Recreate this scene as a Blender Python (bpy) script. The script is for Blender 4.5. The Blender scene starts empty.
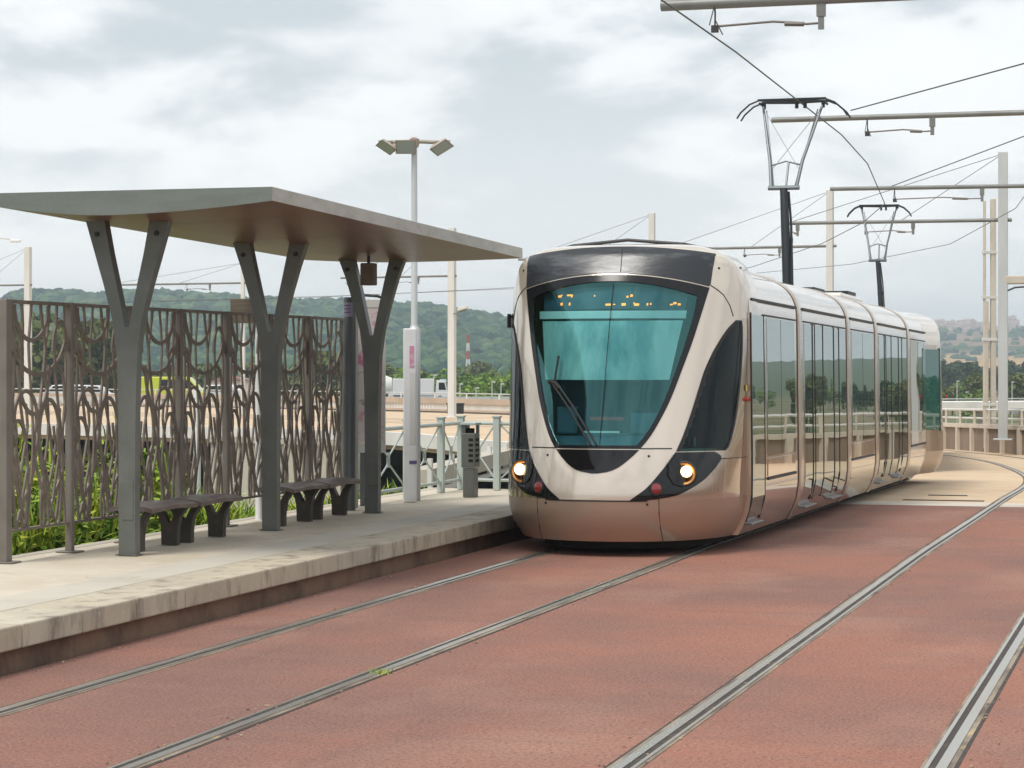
import bpy, bmesh, math, random
import numpy as np
from mathutils import Vector, Matrix
PI = math.pi
rnd = random.Random(11)
SC = bpy.context.scene
COL = SC.collection

# ------------------------------------------------------------------ camera frame
F, HZ, H = 2300.0, 365.0, 1.95
TH = math.atan(674 / F); CC = math.cos(TH); SS = math.sin(TH)
def at(px, py, d):
    """world point seen at a place of the photograph, d metres away"""
    u = (px - 512) / F * d
    return Vector((u * CC - d * SS, u * SS + d * CC, H - (py - HZ) / F * d))
def dirxy(px, d):
    p = at(px, HZ, d); return p.x, p.y

# ------------------------------------------------------------------ materials
def mat(name, col=(.5, .5, .5), rough=.5, metal=0., spec=.5, coat=0., coat_r=.05, emit=None, es=0., noise=None, bump=None, var=None, ior=None):
    m = bpy.data.materials.new(name); m.use_nodes = True
    nt = m.node_tree; b = nt.nodes['Principled BSDF']
    b.inputs['Base Color'].default_value = (*col, 1); b.inputs['Roughness'].default_value = rough
    b.inputs['Metallic'].default_value = metal; b.inputs['Specular IOR Level'].default_value = spec
    b.inputs['Coat Weight'].default_value = coat; b.inputs['Coat Roughness'].default_value = coat_r
    if ior: b.inputs['IOR'].default_value = ior
    if emit: b.inputs['Emission Color'].default_value = (*emit, 1); b.inputs['Emission Strength'].default_value = es
    N = nt.nodes.new; Lk = nt.links.new
    if noise or bump or var:
        tc = N('ShaderNodeTexCoord')
    last = None
    if var:     # list of colours picked per loose piece
        g = N('ShaderNodeNewGeometry'); cr = N('ShaderNodeValToRGB')
        el = cr.color_ramp.elements
        while len(el) < len(var): el.new(.5)
        for i, c in enumerate(var): el[i].position = i / max(1, len(var) - 1); el[i].color = (*c, 1)
        Lk(g.outputs['Random Per Island'], cr.inputs['Fac']); last = cr.outputs['Color']
    if noise:   # list of (colour, scale(xyz or s), lo, hi, amount)
        for (c2, sc, lo, hi, amt) in noise:
            mp = N('ShaderNodeMapping'); s3 = sc if isinstance(sc, tuple) else (sc,) * 3
            mp.inputs['Scale'].default_value = s3; Lk(tc.outputs['Object'], mp.inputs['Vector'])
            nz = N('ShaderNodeTexNoise'); nz.inputs['Scale'].default_value = 1; nz.inputs['Detail'].default_value = 6
            nz.inputs['Roughness'].default_value = .6
            Lk(mp.outputs[0], nz.inputs['Vector'])
            mr = N('ShaderNodeMapRange'); mr.inputs['From Min'].default_value = lo; mr.inputs['From Max'].default_value = hi
            mr.inputs['To Max'].default_value = amt
            Lk(nz.outputs['Fac'], mr.inputs['Value'])
            mx = N('ShaderNodeMix'); mx.data_type = 'RGBA'
            Lk(mr.outputs[0], mx.inputs['Factor'])
            if last: Lk(last, mx.inputs['A'])
            else: mx.inputs['A'].default_value = (*col, 1)
            mx.inputs['B'].default_value = (*c2, 1)
            last = mx.outputs['Result']
    if last: Lk(last, b.inputs['Base Color'])
    if bump:
        sc, st, dist = bump
        mp = N('ShaderNodeMapping'); s3 = sc if isinstance(sc, tuple) else (sc,) * 3
        mp.inputs['Scale'].default_value = s3; Lk(tc.outputs['Object'], mp.inputs['Vector'])
        nz = N('ShaderNodeTexNoise'); nz.inputs['Scale'].default_value = 1; nz.inputs['Detail'].default_value = 4
        Lk(mp.outputs[0], nz.inputs['Vector'])
        bp = N('ShaderNodeBump'); bp.inputs['Strength'].default_value = st; bp.inputs['Distance'].default_value = dist
        Lk(nz.outputs['Fac'], bp.inputs['Height']); Lk(bp.outputs[0], b.inputs['Normal'])
    return m

def glass(name, tint, ior=1.6, rough=0., base=0., gcol=(.93, .97, .97)):
    m = bpy.data.materials.new(name); m.use_nodes = True; nt = m.node_tree
    nt.nodes.remove(nt.nodes['Principled BSDF']); out = nt.nodes['Material Output']
    N = nt.nodes.new; Lk = nt.links.new
    t = N('ShaderNodeBsdfTransparent'); t.inputs[0].default_value = (*tint, 1)
    g = N('ShaderNodeBsdfGlossy'); g.inputs['Roughness'].default_value = rough; g.inputs['Color'].default_value = (*gcol, 1)
    fr = N('ShaderNodeFresnel'); fr.inputs['IOR'].default_value = ior
    mr = N('ShaderNodeMapRange'); mr.inputs['To Min'].default_value = base; Lk(fr.outputs[0], mr.inputs['Value'])
    mx = N('ShaderNodeMixShader'); Lk(mr.outputs[0], mx.inputs[0]); Lk(t.outputs[0], mx.inputs[1]); Lk(g.outputs[0], mx.inputs[2])
    Lk(mx.outputs[0], out.inputs['Surface'])
    return m

def mirror_glass(name, body, base, ior):
    m = bpy.data.materials.new(name); m.use_nodes = True; nt = m.node_tree
    nt.nodes.remove(nt.nodes['Principled BSDF']); out = nt.nodes['Material Output']
    N = nt.nodes.new; Lk = nt.links.new
    t = N('ShaderNodeBsdfDiffuse'); t.inputs[0].default_value = (*body, 1)
    g = N('ShaderNodeBsdfGlossy'); g.inputs['Roughness'].default_value = .012; g.inputs['Color'].default_value = (.86, .9, .88, 1)
    tc = N('ShaderNodeTexCoord'); nz = N('ShaderNodeTexNoise'); nz.inputs['Scale'].default_value = 1.3; nz.inputs['Detail'].default_value = 1
    Lk(tc.outputs['Object'], nz.inputs['Vector'])
    bp = N('ShaderNodeBump'); bp.inputs['Strength'].default_value = .05; bp.inputs['Distance'].default_value = .03
    Lk(nz.outputs['Fac'], bp.inputs['Height']); Lk(bp.outputs[0], g.inputs['Normal'])
    fr = N('ShaderNodeFresnel'); fr.inputs['IOR'].default_value = ior
    mr = N('ShaderNodeMapRange'); mr.inputs['To Min'].default_value = base; Lk(fr.outputs[0], mr.inputs['Value'])
    mx = N('ShaderNodeMixShader'); Lk(mr.outputs[0], mx.inputs[0]); Lk(t.outputs[0], mx.inputs[1]); Lk(g.outputs[0], mx.inputs[2])
    Lk(mx.outputs[0], out.inputs['Surface'])
    return m

M = {}
M['red'] = mat('red_asphalt', (.315, .130, .086), .9, noise=[((.19, .098, .078), (.22, .20, 1), .40, .60, .9), ((.135, .075, .062), (1.1, .30, 1), .57, .72, .55), ((.365, .205, .15), (.5, .32, 1), .50, .68, .6), ((.24, .135, .105), (.7, 2.4, 1), .50, .75, .5), ((.11, .052, .042), 40, .50, .64, .75), ((.47, .29, .22), 62, .54, .70, .75), ((.13, .075, .06), (.55, .9, 1), .66, .76, .7), ((.17, .09, .075), (.12, 4.2, 1), .58, .74, .35)], bump=(60, .7, .008))
M['beige'] = mat('beige_paving', (.60, .445, .295), .85, noise=[((.50, .365, .235), (.15, .4, 1), .4, .7, .8), ((.66, .55, .40), 1.6, .45, .75, .6), ((.42, .33, .23), 30, .55, .8, .4)], bump=(60, .3, .005))
M['strip'] = mat('border_concrete', (.60, .55, .48), .8, noise=[((.42, .37, .31), 1.2, .45, .65, .8), ((.30, .26, .22), 14, .6, .8, .5)])
M['steel'] = mat('rail_steel', (.54, .51, .46), .33, .9, noise=[((.52, .44, .35), (4, .6, 4), .48, .7, .8)])
M['groove'] = mat('rail_groove', (.045, .036, .03), .8, noise=[((.12, .085, .06), 6, .5, .75, .8)])
M['sealant'] = mat('rail_sealant', (.30, .25, .19), .85, noise=[((.10, .075, .06), (9, 1.2, 9), .42, .62, .9), ((.55, .42, .20), (7, 2.2, 7), .60, .72, .8)], bump=(60, .5, .006))
M['plat'] = mat('platform_paving', (.60, .535, .43), .85, noise=[((.50, .43, .33), .8, .42, .68, .8), ((.68, .62, .52), 3.5, .5, .75, .6), ((.36, .31, .25), 26, .56, .8, .55), ((.32, .27, .21), (.7, 1.6, 1), .62, .75, .55)], bump=(70, .35, .004))
M['band'] = mat('platform_grey_band', (.53, .49, .415), .8, noise=[((.44, .405, .34), 1.4, .42, .68, .8), ((.58, .55, .49), 40, .55, .8, .5)], bump=(90, .4, .004))
M['coping'] = mat('coping_stone', (.56, .51, .43), .8, var=[(.46, .40, .30), (.53, .475, .365), (.49, .425, .32), (.55, .50, .395)], noise=[((.40, .35, .28), 1.7, .42, .66, .85), ((.15, .12, .09), (6, 6, 1.6), .51, .68, .68), ((.66, .61, .53), 30, .55, .8, .5)], bump=(45, .4, .004))
M['footwall'] = mat('platform_foot', (.25, .155, .10), .9, noise=[((.10, .06, .045), 2.0, .42, .66, .85), ((.32, .24, .18), 9, .55, .8, .6)], bump=(30, .5, .008))
M['conc'] = mat('concrete', (.50, .46, .38), .85, noise=[((.40, .355, .29), .7, .42, .68, .8), ((.30, .26, .21), (1.5, 1.5, .3), .58, .8, .5)])
M['white_conc'] = mat('white_concrete', (.74, .72, .68), .8, noise=[((.58, .55, .50), (.6, .6, .2), .45, .7, .7)])
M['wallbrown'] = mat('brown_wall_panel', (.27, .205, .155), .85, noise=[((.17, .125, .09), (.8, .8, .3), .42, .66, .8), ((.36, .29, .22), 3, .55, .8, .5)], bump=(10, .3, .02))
M['parapet'] = mat('parapet_stone', (.50, .40, .31), .85, noise=[((.40, .31, .235), .5, .42, .66, .8)])
M['wallpale'] = mat('pale_wall_post', (.62, .56, .47), .8, noise=[((.48, .42, .34), 1.5, .45, .7, .7)])
M['green_grey'] = mat('grey_green_paint', (.150, .156, .146), .42, 0, .5, .25, .2, noise=[((.10, .112, .10), 2.2, .42, .68, .8), ((.19, .205, .185), 12, .58, .8, .3)], bump=(220, .06, .002))
M['fascia'] = mat('canopy_fascia', (.175, .20, .185), .45, .1, .5, noise=[((.14, .16, .145), (1.6, 1.6, 9), .42, .66, .8), ((.24, .26, .24), 26, .55, .8, .4)])
M['fascia_l'] = mat('canopy_fascia_edge', (.46, .45, .41), .5, .1, .5, noise=[((.35, .34, .30), (1.6, 3.6, 9), .42, .66, .8), ((.56, .55, .5), 30, .55, .8, .4)])
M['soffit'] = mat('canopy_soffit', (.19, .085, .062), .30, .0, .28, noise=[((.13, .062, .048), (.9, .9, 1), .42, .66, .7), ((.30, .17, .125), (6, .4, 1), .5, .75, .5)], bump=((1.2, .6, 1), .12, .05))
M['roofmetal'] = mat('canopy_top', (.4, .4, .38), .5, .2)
M['lattice'] = mat('bronze_lattice', (.19, .155, .128), .5, .2, .5, noise=[((.30, .25, .21), 3.2, .45, .7, .8), ((.085, .065, .052), 14, .55, .8, .5)])
M['lpost'] = mat('screen_post_paint', (.20, .175, .155), .5, .1, noise=[((.15, .125, .11), 3, .45, .7, .8)])
M['bench'] = mat('bench_dark', (.060, .052, .048), .42, .3, noise=[((.10, .085, .075), 5, .45, .7, .7)])
M['benchtop'] = mat('bench_top', (.155, .12, .105), .34, .2, noise=[((.26, .21, .19), (9, 3, 3), .45, .7, .8)], bump=(60, .15, .003))
M['pale_green'] = mat('pale_green_paint', (.47, .53, .505), .45, 0, .5, noise=[((.44, .50, .475), 4, .45, .7, .7)])
M['white_p'] = mat('white_paint', (.86, .87, .89), .4, 0, .5, noise=[((.62, .63, .64), 1.5, .45, .75, .6)])
M['mast'] = mat('mast_grey', (.58, .60, .60), .5, .2, noise=[((.47, .48, .475), (3, 3, .5), .42, .7, .8)])
M['mast_w'] = mat('mast_white', (.68, .675, .65), .5, 0, noise=[((.58, .56, .50), (3, 3, .4), .45, .7, .7)])
M['arm'] = mat('arm_steel', (.22, .225, .215), .5, .3, noise=[((.16, .158, .148), 2, .42, .7, .8)])
M['wire'] = mat('wire', (.060, .058, .055), .5, .4)
M['thinwire'] = mat('thin_wire', (.16, .16, .16), .6, .2)
M['insul'] = mat('insulator', (.14, .12, .105), .5)
M['dark'] = mat('dark_metal', (.03, .03, .032), .5, .3)
M['rubber'] = mat('black_rubber', (.014, .013, .013), .55)
M['void'] = mat('dark_underframe', (.012, .011, .011), .9)
# tram
M['bumper'] = mat('bumper_paint', (.44, .335, .26), .30, .5, .6, .3, .10, noise=[((.37, .275, .21), (.8, .8, .8), .42, .68, .5)])
M['champ'] = mat('champagne_paint', (.52, .415, .325), .13, .68, .6, .8, .03, noise=[((.43, .335, .26), (.8, .8, .8), .42, .68, .5)], bump=(2.2, .04, .03))
M['cream'] = mat('pearl_cream_paint', (.68, .61, .52), .15, .42, .6, .8, .03, bump=(2.5, .02, .02))
M['roof'] = mat('pearl_roof_paint', (.70, .665, .615), .22, .25, .6, .6, .05, noise=[((.58, .54, .49), (2.5, .7, 2.5), .45, .7, .6)], bump=(2.0, .05, .03))
M['arch'] = mat('arch_band_paint', (.50, .41, .325), .26, .5, .6, .5, .05, noise=[((.38, .30, .24), 3, .45, .7, .6)])
M['visor'] = mat('dark_visor', (.030, .034, .040), .30, .10, .35, 0., .04, ior=1.6, noise=[((.13, .14, .15), (1.6, 1.6, 7), .52, .66, .7)], bump=((1.8, 1.8, 9), .25, .04))
M['gloss_black'] = mat('gloss_black', (.006, .006, .007), .06, 0, .45, 0, .0)
M['frame_black'] = mat('screen_surround', (.009, .010, .012), .12, 0, .35, 0, .03)
M['ws'] = glass('windscreen_glass', (.62, 1., .99), 1.5, 0, .075, (.42, .98, .96))
M['sideglass'] = glass('cab_side_glass', (.18, .34, .31), 1.25, 0, .012)
M['pane'] = mirror_glass('tram_side_glass', (.030, .046, .043), .42, 2.3)
M['tealpane'] = mirror_glass('teal_side_glass', (.03, .13, .11), .05, 1.5)
M['mirrorpanel'] = mat('polished_panel', (.66, .53, .41), .06, .8, .7, 1., .0, bump=(1.6, .05, .03))
M['blind'] = mat('sun_blind', (.88, .98, .96), .7, noise=[((.20, .46, .52), (2.4, 2.4, .38), .42, .64, .9), ((.88, .96, .95), (3.6, 3.6, .6), .50, .68, .8)])  # dark streaks in the colour imitate reflections on the windscreen
M['blindbar'] = mat('blind_bar', (.98, .98, .98), .5)
M['cabin'] = mat('cab_interior', (.05, .10, .15), .7)
M['dash'] = mat('dashboard', (.10, .17, .24), .6, noise=[((.10, .15, .18), 3, .5, .7, .7)])
M['seat'] = mat('driver_seat', (.05, .07, .09), .8)
M['redstrip'] = mat('red_strip', (.5, .06, .06), .5)
M['led'] = mat('amber_led', (.9, .35, .05), .5, emit=(1., .26, .02), es=1.25)
M['lampglow'] = mat('headlamp_bulb', (1, .85, .55), .3, emit=(1., .72, .36), es=5.)
M['reflector'] = mat('amber_reflector', (.62, .30, .10), .25, .6)
M['lens'] = glass('clear_lens', (.95, .93, .9), 1.45)
M['redlens'] = mat('red_lens', (.22, .008, .010), .12, 0, .6, 1)
M['redbutton'] = mat('red_button', (.55, .03, .02), .3)
M['yellow'] = mat('yellow_sticker', (.75, .6, .08), .5)
M['panto'] = mat('pantograph_grey', (.12, .14, .15), .4, .4)
M['pantodark'] = mat('pantograph_dark', (.022, .026, .03), .5, .3)
M['step'] = mat('door_sill', (.20, .20, .195), .45, .4)
# nature
M['ground'] = mat('ground', (.22, .19, .11), .95, noise=[((.10, .14, .05), .02, .42, .60, .9), ((.36, .27, .17), .07, .5, .7, .7)])
M['leaf'] = mat('weed_leaves', (.1, .15, .03), .6, 0, .3, var=[(.05, .12, .016), (.14, .26, .022), (.28, .40, .034), (.46, .50, .05), (.15, .29, .026), (.52, .48, .08)])
M['bark'] = mat('bark', (.10, .075, .055), .9)
M['cr1'] = mat('crown_olive', (.09, .11, .04), .8, 0, .2, var=[(.06, .085, .028), (.115, .145, .042), (.17, .18, .062), (.085, .115, .038)])
M['cr2'] = mat('crown_fresh', (.10, .16, .04), .8, 0, .2, var=[(.07, .14, .026), (.15, .25, .042), (.24, .32, .06), (.10, .19, .036)])
M['cr3'] = mat('crown_dark', (.05, .09, .04), .8, 0, .2, var=[(.026, .050, .020), (.042, .074, .028), (.060, .095, .036), (.035, .065, .03)])
M['forest'] = mat('forest_canopy', (.06, .10, .05), .9, 0, .1, var=[(.008, .032, .030), (.032, .078, .046), (.080, .145, .062), (.018, .052, .040), (.12, .17, .075)])
M['litho'] = mat('signboard_back', (.17, .135, .11), .7, noise=[((.24, .2, .16), (3, 3, 30), .45, .7, .7)])
M['poster'] = mat('poster_sheet', (.70, .62, .62), .5, noise=[((.55, .14, .30), 2.2, .55, .60, .9), ((.12, .15, .12), 3.1, .58, .64, .9), ((.82, .72, .74), 5, .55, .7, .6)])
M['lilac'] = mat('lilac_label', (.50, .46, .62), .5)
M['lilacdark'] = mat('purple_band', (.14, .10, .26), .5)
M['pinkmark'] = mat('pink_mark', (.70, .30, .48), .5, noise=[((.76, .70, .76), 18, .5, .62, .9)])
M['totem'] = mat('totem_grey', (.165, .185, .195), .4, .3, noise=[((.13, .145, .15), 2, .45, .7, .7)])
M['totem_e'] = mat('totem_edge', (.40, .41, .39), .4, .4)
M['carw'] = mat('white_car_paint', (.72, .72, .72), .25, 0, .5, .6)
M['cary'] = mat('yellow_van_paint', (.62, .66, .05), .3, 0, .5, .6)
M['carglass'] = mat('car_glass', (.015, .018, .02), .08, 0, .6)
M['grit'] = mat('grit', (.3, .22, .15), .9, var=[(.45, .36, .22), (.16, .12, .10), (.38, .20, .15), (.55, .47, .33)])
M['tyre'] = mat('tyre', (.02, .02, .02), .8)
M['redpaint'] = mat('mast_red', (.45, .08, .06), .6)
M['bluesign'] = mat('pale_blue_sign', (.50, .68, .76), .5)
M['house'] = mat('house_wall', (.60, .44, .40), .8, var=[(.62, .47, .42), (.52, .36, .33), (.68, .56, .50), (.45, .33, .33)])
M['houseroof'] = mat('house_roof', (.36, .2, .17), .8)
M['tarmac'] = mat('road_tarmac', (.10, .10, .10), .9, noise=[((.15, .145, .14), .5, .4, .7, .7)])
M['lampface'] = mat('floodlight_glass', (.42, .46, .44), .3)
M['lamphood'] = mat('floodlight_body', (.40, .35, .29), .6, noise=[((.20, .10, .07), 6, .5, .7, .8)])

# ------------------------------------------------------------------ mesh helpers
class MB:
    def __init__(s): s.v = []; s.f = []; s.m = []; s.mi = 0
    def add(s, vs, fs):
        o = len(s.v); s.v += [tuple(v) for v in vs]
        for f in fs: s.f.append([o + i for i in f]); s.m.append(s.mi)
    def box(s, c, d, rz=0., R=None):
        hx, hy, hz = d[0] / 2, d[1] / 2, d[2] / 2
        vs = [Vector((x, y, z)) for z in (-hz, hz) for (x, y) in ((-hx, -hy), (hx, -hy), (hx, hy), (-hx, hy))]
        R = R or Matrix.Rotation(rz, 3, 'Z'); c = Vector(c)
        s.add([R @ v + c for v in vs], [(3, 2, 1, 0), (4, 5, 6, 7), (0, 1, 5, 4), (1, 2, 6, 5), (2, 3, 7, 6), (3, 0, 4, 7)])
    def box2(s, a, b):
        s.box([(a[i] + b[i]) / 2 for i in range(3)], [abs(b[i] - a[i]) for i in range(3)])
    def bar(s, p, q, w, h, up=Vector((0, 0, 1))):
        p = Vector(p); q = Vector(q); d = q - p; L = d.length
        if L < 1e-6: return
        z = d / L; x = z.cross(up)
        if x.length < 1e-4: x = z.cross(Vector((0, 1, 0)))
        x.normalize(); y = x.cross(z)
        R = Matrix((x, z, y)).transposed()
        s.box((p + q) / 2, (w, L, h), R=R)
    def tube(s, pts, r, n=8, cap=True):
        pts = [Vector(p) for p in pts]; rs = r if isinstance(r, (list, tuple)) else [r] * len(pts)
        rings = []; ref = None
        for i, p in enumerate(pts):
            t = (pts[min(i + 1, len(pts) - 1)] - pts[max(i - 1, 0)])
            if t.length < 1e-9: t = Vector((0, 0, 1))
            t.normalize()
            if ref is None: ref = Vector((0, 0, 1)) if abs(t.z) < .9 else Vector((1, 0, 0))
            x = t.cross(ref)
            if x.length < 1e-4: x = t.cross(Vector((0, 1, 0)))
            x.normalize(); y = t.cross(x).normalized(); ref = -y.cross(t).cross(t) if False else ref
            rings.append([p + (x * math.cos(2 * PI * k / n) + y * math.sin(2 * PI * k / n)) * rs[i] for k in range(n)])
        o = len(s.v)
        for rg in rings: s.v += [tuple(v) for v in rg]
        for i in range(len(rings) - 1):
            for k in range(n):
                s.f.append([o + i * n + k, o + i * n + (k + 1) % n, o + (i + 1) * n + (k + 1) % n, o + (i + 1) * n + k]); s.m.append(s.mi)
        if cap:
            s.f.append([o + k for k in range(n)][::-1]); s.m.append(s.mi)
            s.f.append([o + (len(rings) - 1) * n + k for k in range(n)]); s.m.append(s.mi)
    def lathe(s, prof, n=20, c=(0, 0, 0), R=None):
        """prof: (radius, height) pairs about local Z"""
        c = Vector(c); R = R or Matrix.Identity(3); o = len(s.v)
        for (r, z) in prof:
            for k in range(n):
                a = 2 * PI * k / n; s.v.append(tuple(R @ Vector((r * math.cos(a), r * math.sin(a), z)) + c))
        for i in range(len(prof) - 1):
            for k in range(n):
                s.f.append([o + i * n + k, o + i * n + (k + 1) % n, o + (i + 1) * n + (k + 1) % n, o + (i + 1) * n + k]); s.m.append(s.mi)
        s.f.append([o + k for k in range(n)][::-1]); s.m.append(s.mi)
        s.f.append([o + (len(prof) - 1) * n + k for k in range(n)]); s.m.append(s.mi)
    def prism(s, poly, h, T):
        """poly: 2-D outline (counter-clockwise), extruded by h along local z, placed by 4x4 T"""
        n = len(poly); vs = [T @ Vector((x, y, 0)) for x, y in poly] + [T @ Vector((x, y, h)) for x, y in poly]
        s.add(vs, [list(range(n))[::-1], [n + i for i in range(n)]] + [[i, (i + 1) % n, n + (i + 1) % n, n + i] for i in range(n)])
    def grid(s, P, close=False):
        nr = len(P); nc = len(P[0]); o = len(s.v)
        for r in P: s.v += [tuple(p) for p in r]
        for i in range(nr - 1):
            for j in range(nc - 1):
                s.f.append([o + i * nc + j, o + i * nc + j + 1, o + (i + 1) * nc + j + 1, o + (i + 1) * nc + j]); s.m.append(s.mi)
    def build(s, name, mats, parent=None, smooth=False, bevel=0., origin=None, ang=38):
        me = bpy.data.meshes.new(name)
        vs = s.v
        if origin is not None: vs = [(a - origin[0], b - origin[1], c - origin[2]) for a, b, c in vs]
        me.from_pydata(vs, [], s.f)
        ml = mats if isinstance(mats, (list, tuple)) else [mats]
        for m in ml: me.materials.append(m)
        if len(ml) > 1: me.polygons.foreach_set('material_index', s.m)
        if smooth:
            me.polygons.foreach_set('use_smooth', [True] * len(me.polygons)); me.set_sharp_from_angle(angle=math.radians(ang))
        me.update(); me.validate()
        o = bpy.data.objects.new(name, me); COL.objects.link(o)
        if origin is not None: o.location = origin
        if parent is not None: o.parent = parent
        if bevel:
            b = o.modifiers.new('Bevel', 'BEVEL'); b.width = bevel; b.segments = 2; b.limit_method = 'ANGLE'; b.angle_limit = math.radians(35)
        return o

def tag(o, label=None, cat=None, group=None, kind=None):
    if label: o['label'] = label
    if cat: o['category'] = cat
    if group: o['group'] = group
    if kind: o['kind'] = kind
    return o
def empty(name, loc, label=None, cat=None, group=None, rz=0):
    o = bpy.data.objects.new(name, None); COL.objects.link(o); o.location = loc; o.rotation_euler = (0, 0, rz)
    o.empty_display_size = .2
    return tag(o, label, cat, group)
def copy_tree(o, parent=None):
    c = o.copy(); COL.objects.link(c)
    if parent is not None: c.parent = parent
    for ch in list(o.children): copy_tree(ch, c)
    return c
def cr(keys, t):
    """Catmull-Rom through rows of numbers keyed by their first column"""
    ks = keys; n = len(ks)
    i = 0
    while i < n - 2 and t > ks[i + 1][0]: i += 1
    a = ks[i][0]; b = ks[i + 1][0]; f = (t - a) / (b - a) if b != a else 0
    f = min(1, max(0, f)); out = []
    for k in range(1, len(ks[0])):
        p1 = ks[i][k]; p2 = ks[i + 1][k]
        def tan(j):
            j0 = max(j - 1, 0); j1 = min(j + 1, n - 1)
            return (ks[j1][k] - ks[j0][k]) / (ks[j1][0] - ks[j0][0]) * (b - a)
        m1 = tan(i); m2 = tan(i + 1); f2 = f * f; f3 = f2 * f
        out.append((2 * f3 - 3 * f2 + 1) * p1 + (f3 - 2 * f2 + f) * m1 + (-2 * f3 + 3 * f2) * p2 + (f3 - f2) * m2)
    return out
def sstep(a, b, x):
    t = min(1, max(0, (x - a) / (b - a))); return t * t * (3 - 2 * t)

# ------------------------------------------------------------------ setting: slab, tracks, deck
XPE = -7.12            # platform edge towards the track
XPB = -9.75            # back edge of the platform
def gz(y):             # the line falls gently beyond the stop
    if y <= 24: return 0.
    return -.008 * (y - 24) if y < 36 else -.096 - .017 * min(40., y - 36.)
def resample(pts, n):
    pts = [Vector((p[0], p[1])) for p in pts]
    L = [0]
    for a, b in zip(pts, pts[1:]): L.append(L[-1] + (b - a).length)
    out = []
    for k in range(n):
        t = L[-1] * k / (n - 1); i = 0
        while i < len(pts) - 2 and t > L[i + 1]: i += 1
        f = (t - L[i]) / (L[i + 1] - L[i]); out.append(pts[i].lerp(pts[i + 1], f))
    return out
def smooth2(pts, it=3):
    for _ in range(it):
        q = [pts[0]]
        for a, b in zip(pts, pts[1:]):
            a = Vector(a[:2]); b = Vector(b[:2]); q += [a.lerp(b, .25), a.lerp(b, .75)]
        pts = q + [pts[-1]]
    return [Vector(p[:2]) for p in pts]
def offset(pts, d):
    out = []
    for i, p in enumerate(pts):
        t = (pts[min(i + 1, len(pts) - 1)] - pts[max(i - 1, 0)]).normalized(); out.append(p + Vector((t.y, -t.x)) * d)
    return out
near_edge = [(-9.6, 34.5), (-9.8, 40), (-11.5, 50), (-15.5, 61), (-20, 71), (-25.1, 79.2), (-30.5, 86), (-51, 93.5), (-95, 103), (-140, 112)]
far_edge = [(9, 34.5), (6.5, 40), (1.8, 52), (-4.2, 66.5), (-7.3, 75), (-13, 90), (-22, 106), (-38, 124), (-62, 138), (-110, 148), (-150, 154)]
T1 = smooth2([(-5.68, -25), (-5.68, 38), (-5.9, 45), (-6.6, 51), (-7.9, 59.5), (-10.2, 68), (-14, 78), (-20.5, 88.5), (-29, 98), (-42, 108), (-62, 117), (-100, 127), (-140, 134)])
T1 = resample(T1, 220)
T1 = offset(T1, .03); T2 = offset(T1, 3.77)

def sloped(x0, x1, ys, dz=0., th=.6):
    b = MB(); T_ = [[Vector((x, y, gz(y) + dz)) for x in (x0, x1)] for y in ys]; B_ = [[v - Vector((0, 0, th)) for v in r] for r in T_]
    b.grid(T_); b.grid([r[::-1] for r in B_])
    b.grid([[t[1] for t in T_], [t[1] for t in B_]]); b.grid([[t[0] for t in B_], [t[0] for t in T_]]); b.add([T_[-1][0], T_[-1][1], B_[-1][1], B_[-1][0]], [(0, 1, 2, 3)]); b.add([T_[0][0], T_[0][1], B_[0][1], B_[0][0]], [(3, 2, 1, 0)])
    return b
tag(sloped(XPE, 9., [-30, 10, 24, 27, 30, 33.5]).build('track_bed', M['red']), kind='structure')
tag(sloped(-9.6, 9., [33.5, 34, 34.5], .002).build('border_strip', M['strip']), kind='structure')
# paved curved deck
NE = resample(smooth2(near_edge, 2), 90); FE = resample(smooth2(far_edge, 2), 90)
b = MB(); top = []; bot = []
for p, q in zip(NE, FE):
    rt = []; rb = []
    for k in range(13):
        m = p.lerp(q, k / 12); rt.append(Vector((m.x, m.y, gz(m.y)))); rb.append(Vector((m.x, m.y, gz(m.y) - .55)))
    top.append(rt); bot.append(rb)
b.grid([r[::-1] for r in top]); b.grid(bot)
for i in range(len(NE) - 1):
    b.add([top[i][0], top[i + 1][0], bot[i + 1][0], bot[i][0]], [(0, 1, 2, 3)]); b.add([top[i][-1], top[i + 1][-1], bot[i + 1][-1], bot[i][-1]], [(3, 2, 1, 0)])
b.add([top[-1][0], top[-1][-1], bot[-1][-1], bot[-1][0]], [(0, 1, 2, 3)])
for r in (top, bot): pass
tag(b.build('paved_crossing', M['beige'], smooth=True, ang=30), kind='structure')
tag(sloped(-9.6, XPE, [29.4, 31, 33.5]).build('paved_verge', M['beige']), kind='structure')
# patches of repaired joint and slot drains near the border
for (x0, x1, y), lb_ in zip(((-4.1, -2.9, 34.9), (-3.9, -3.3, 36.6), (-1.4, -.3, 33.95)), ('longest dark drain slot in the beige crossing, beside the tram', 'short dark slot farther along the beige crossing by the tram', 'dark slot in the pale border strip between the empty track rails')):
    b = MB(); b.box2((x0, y, gz(y) - .02), (x1, y + .16, gz(y) + .008)); tag(b.build('drain_slot', M['groove']), lb_, 'drain', 'drain slots in the crossing')
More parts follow.
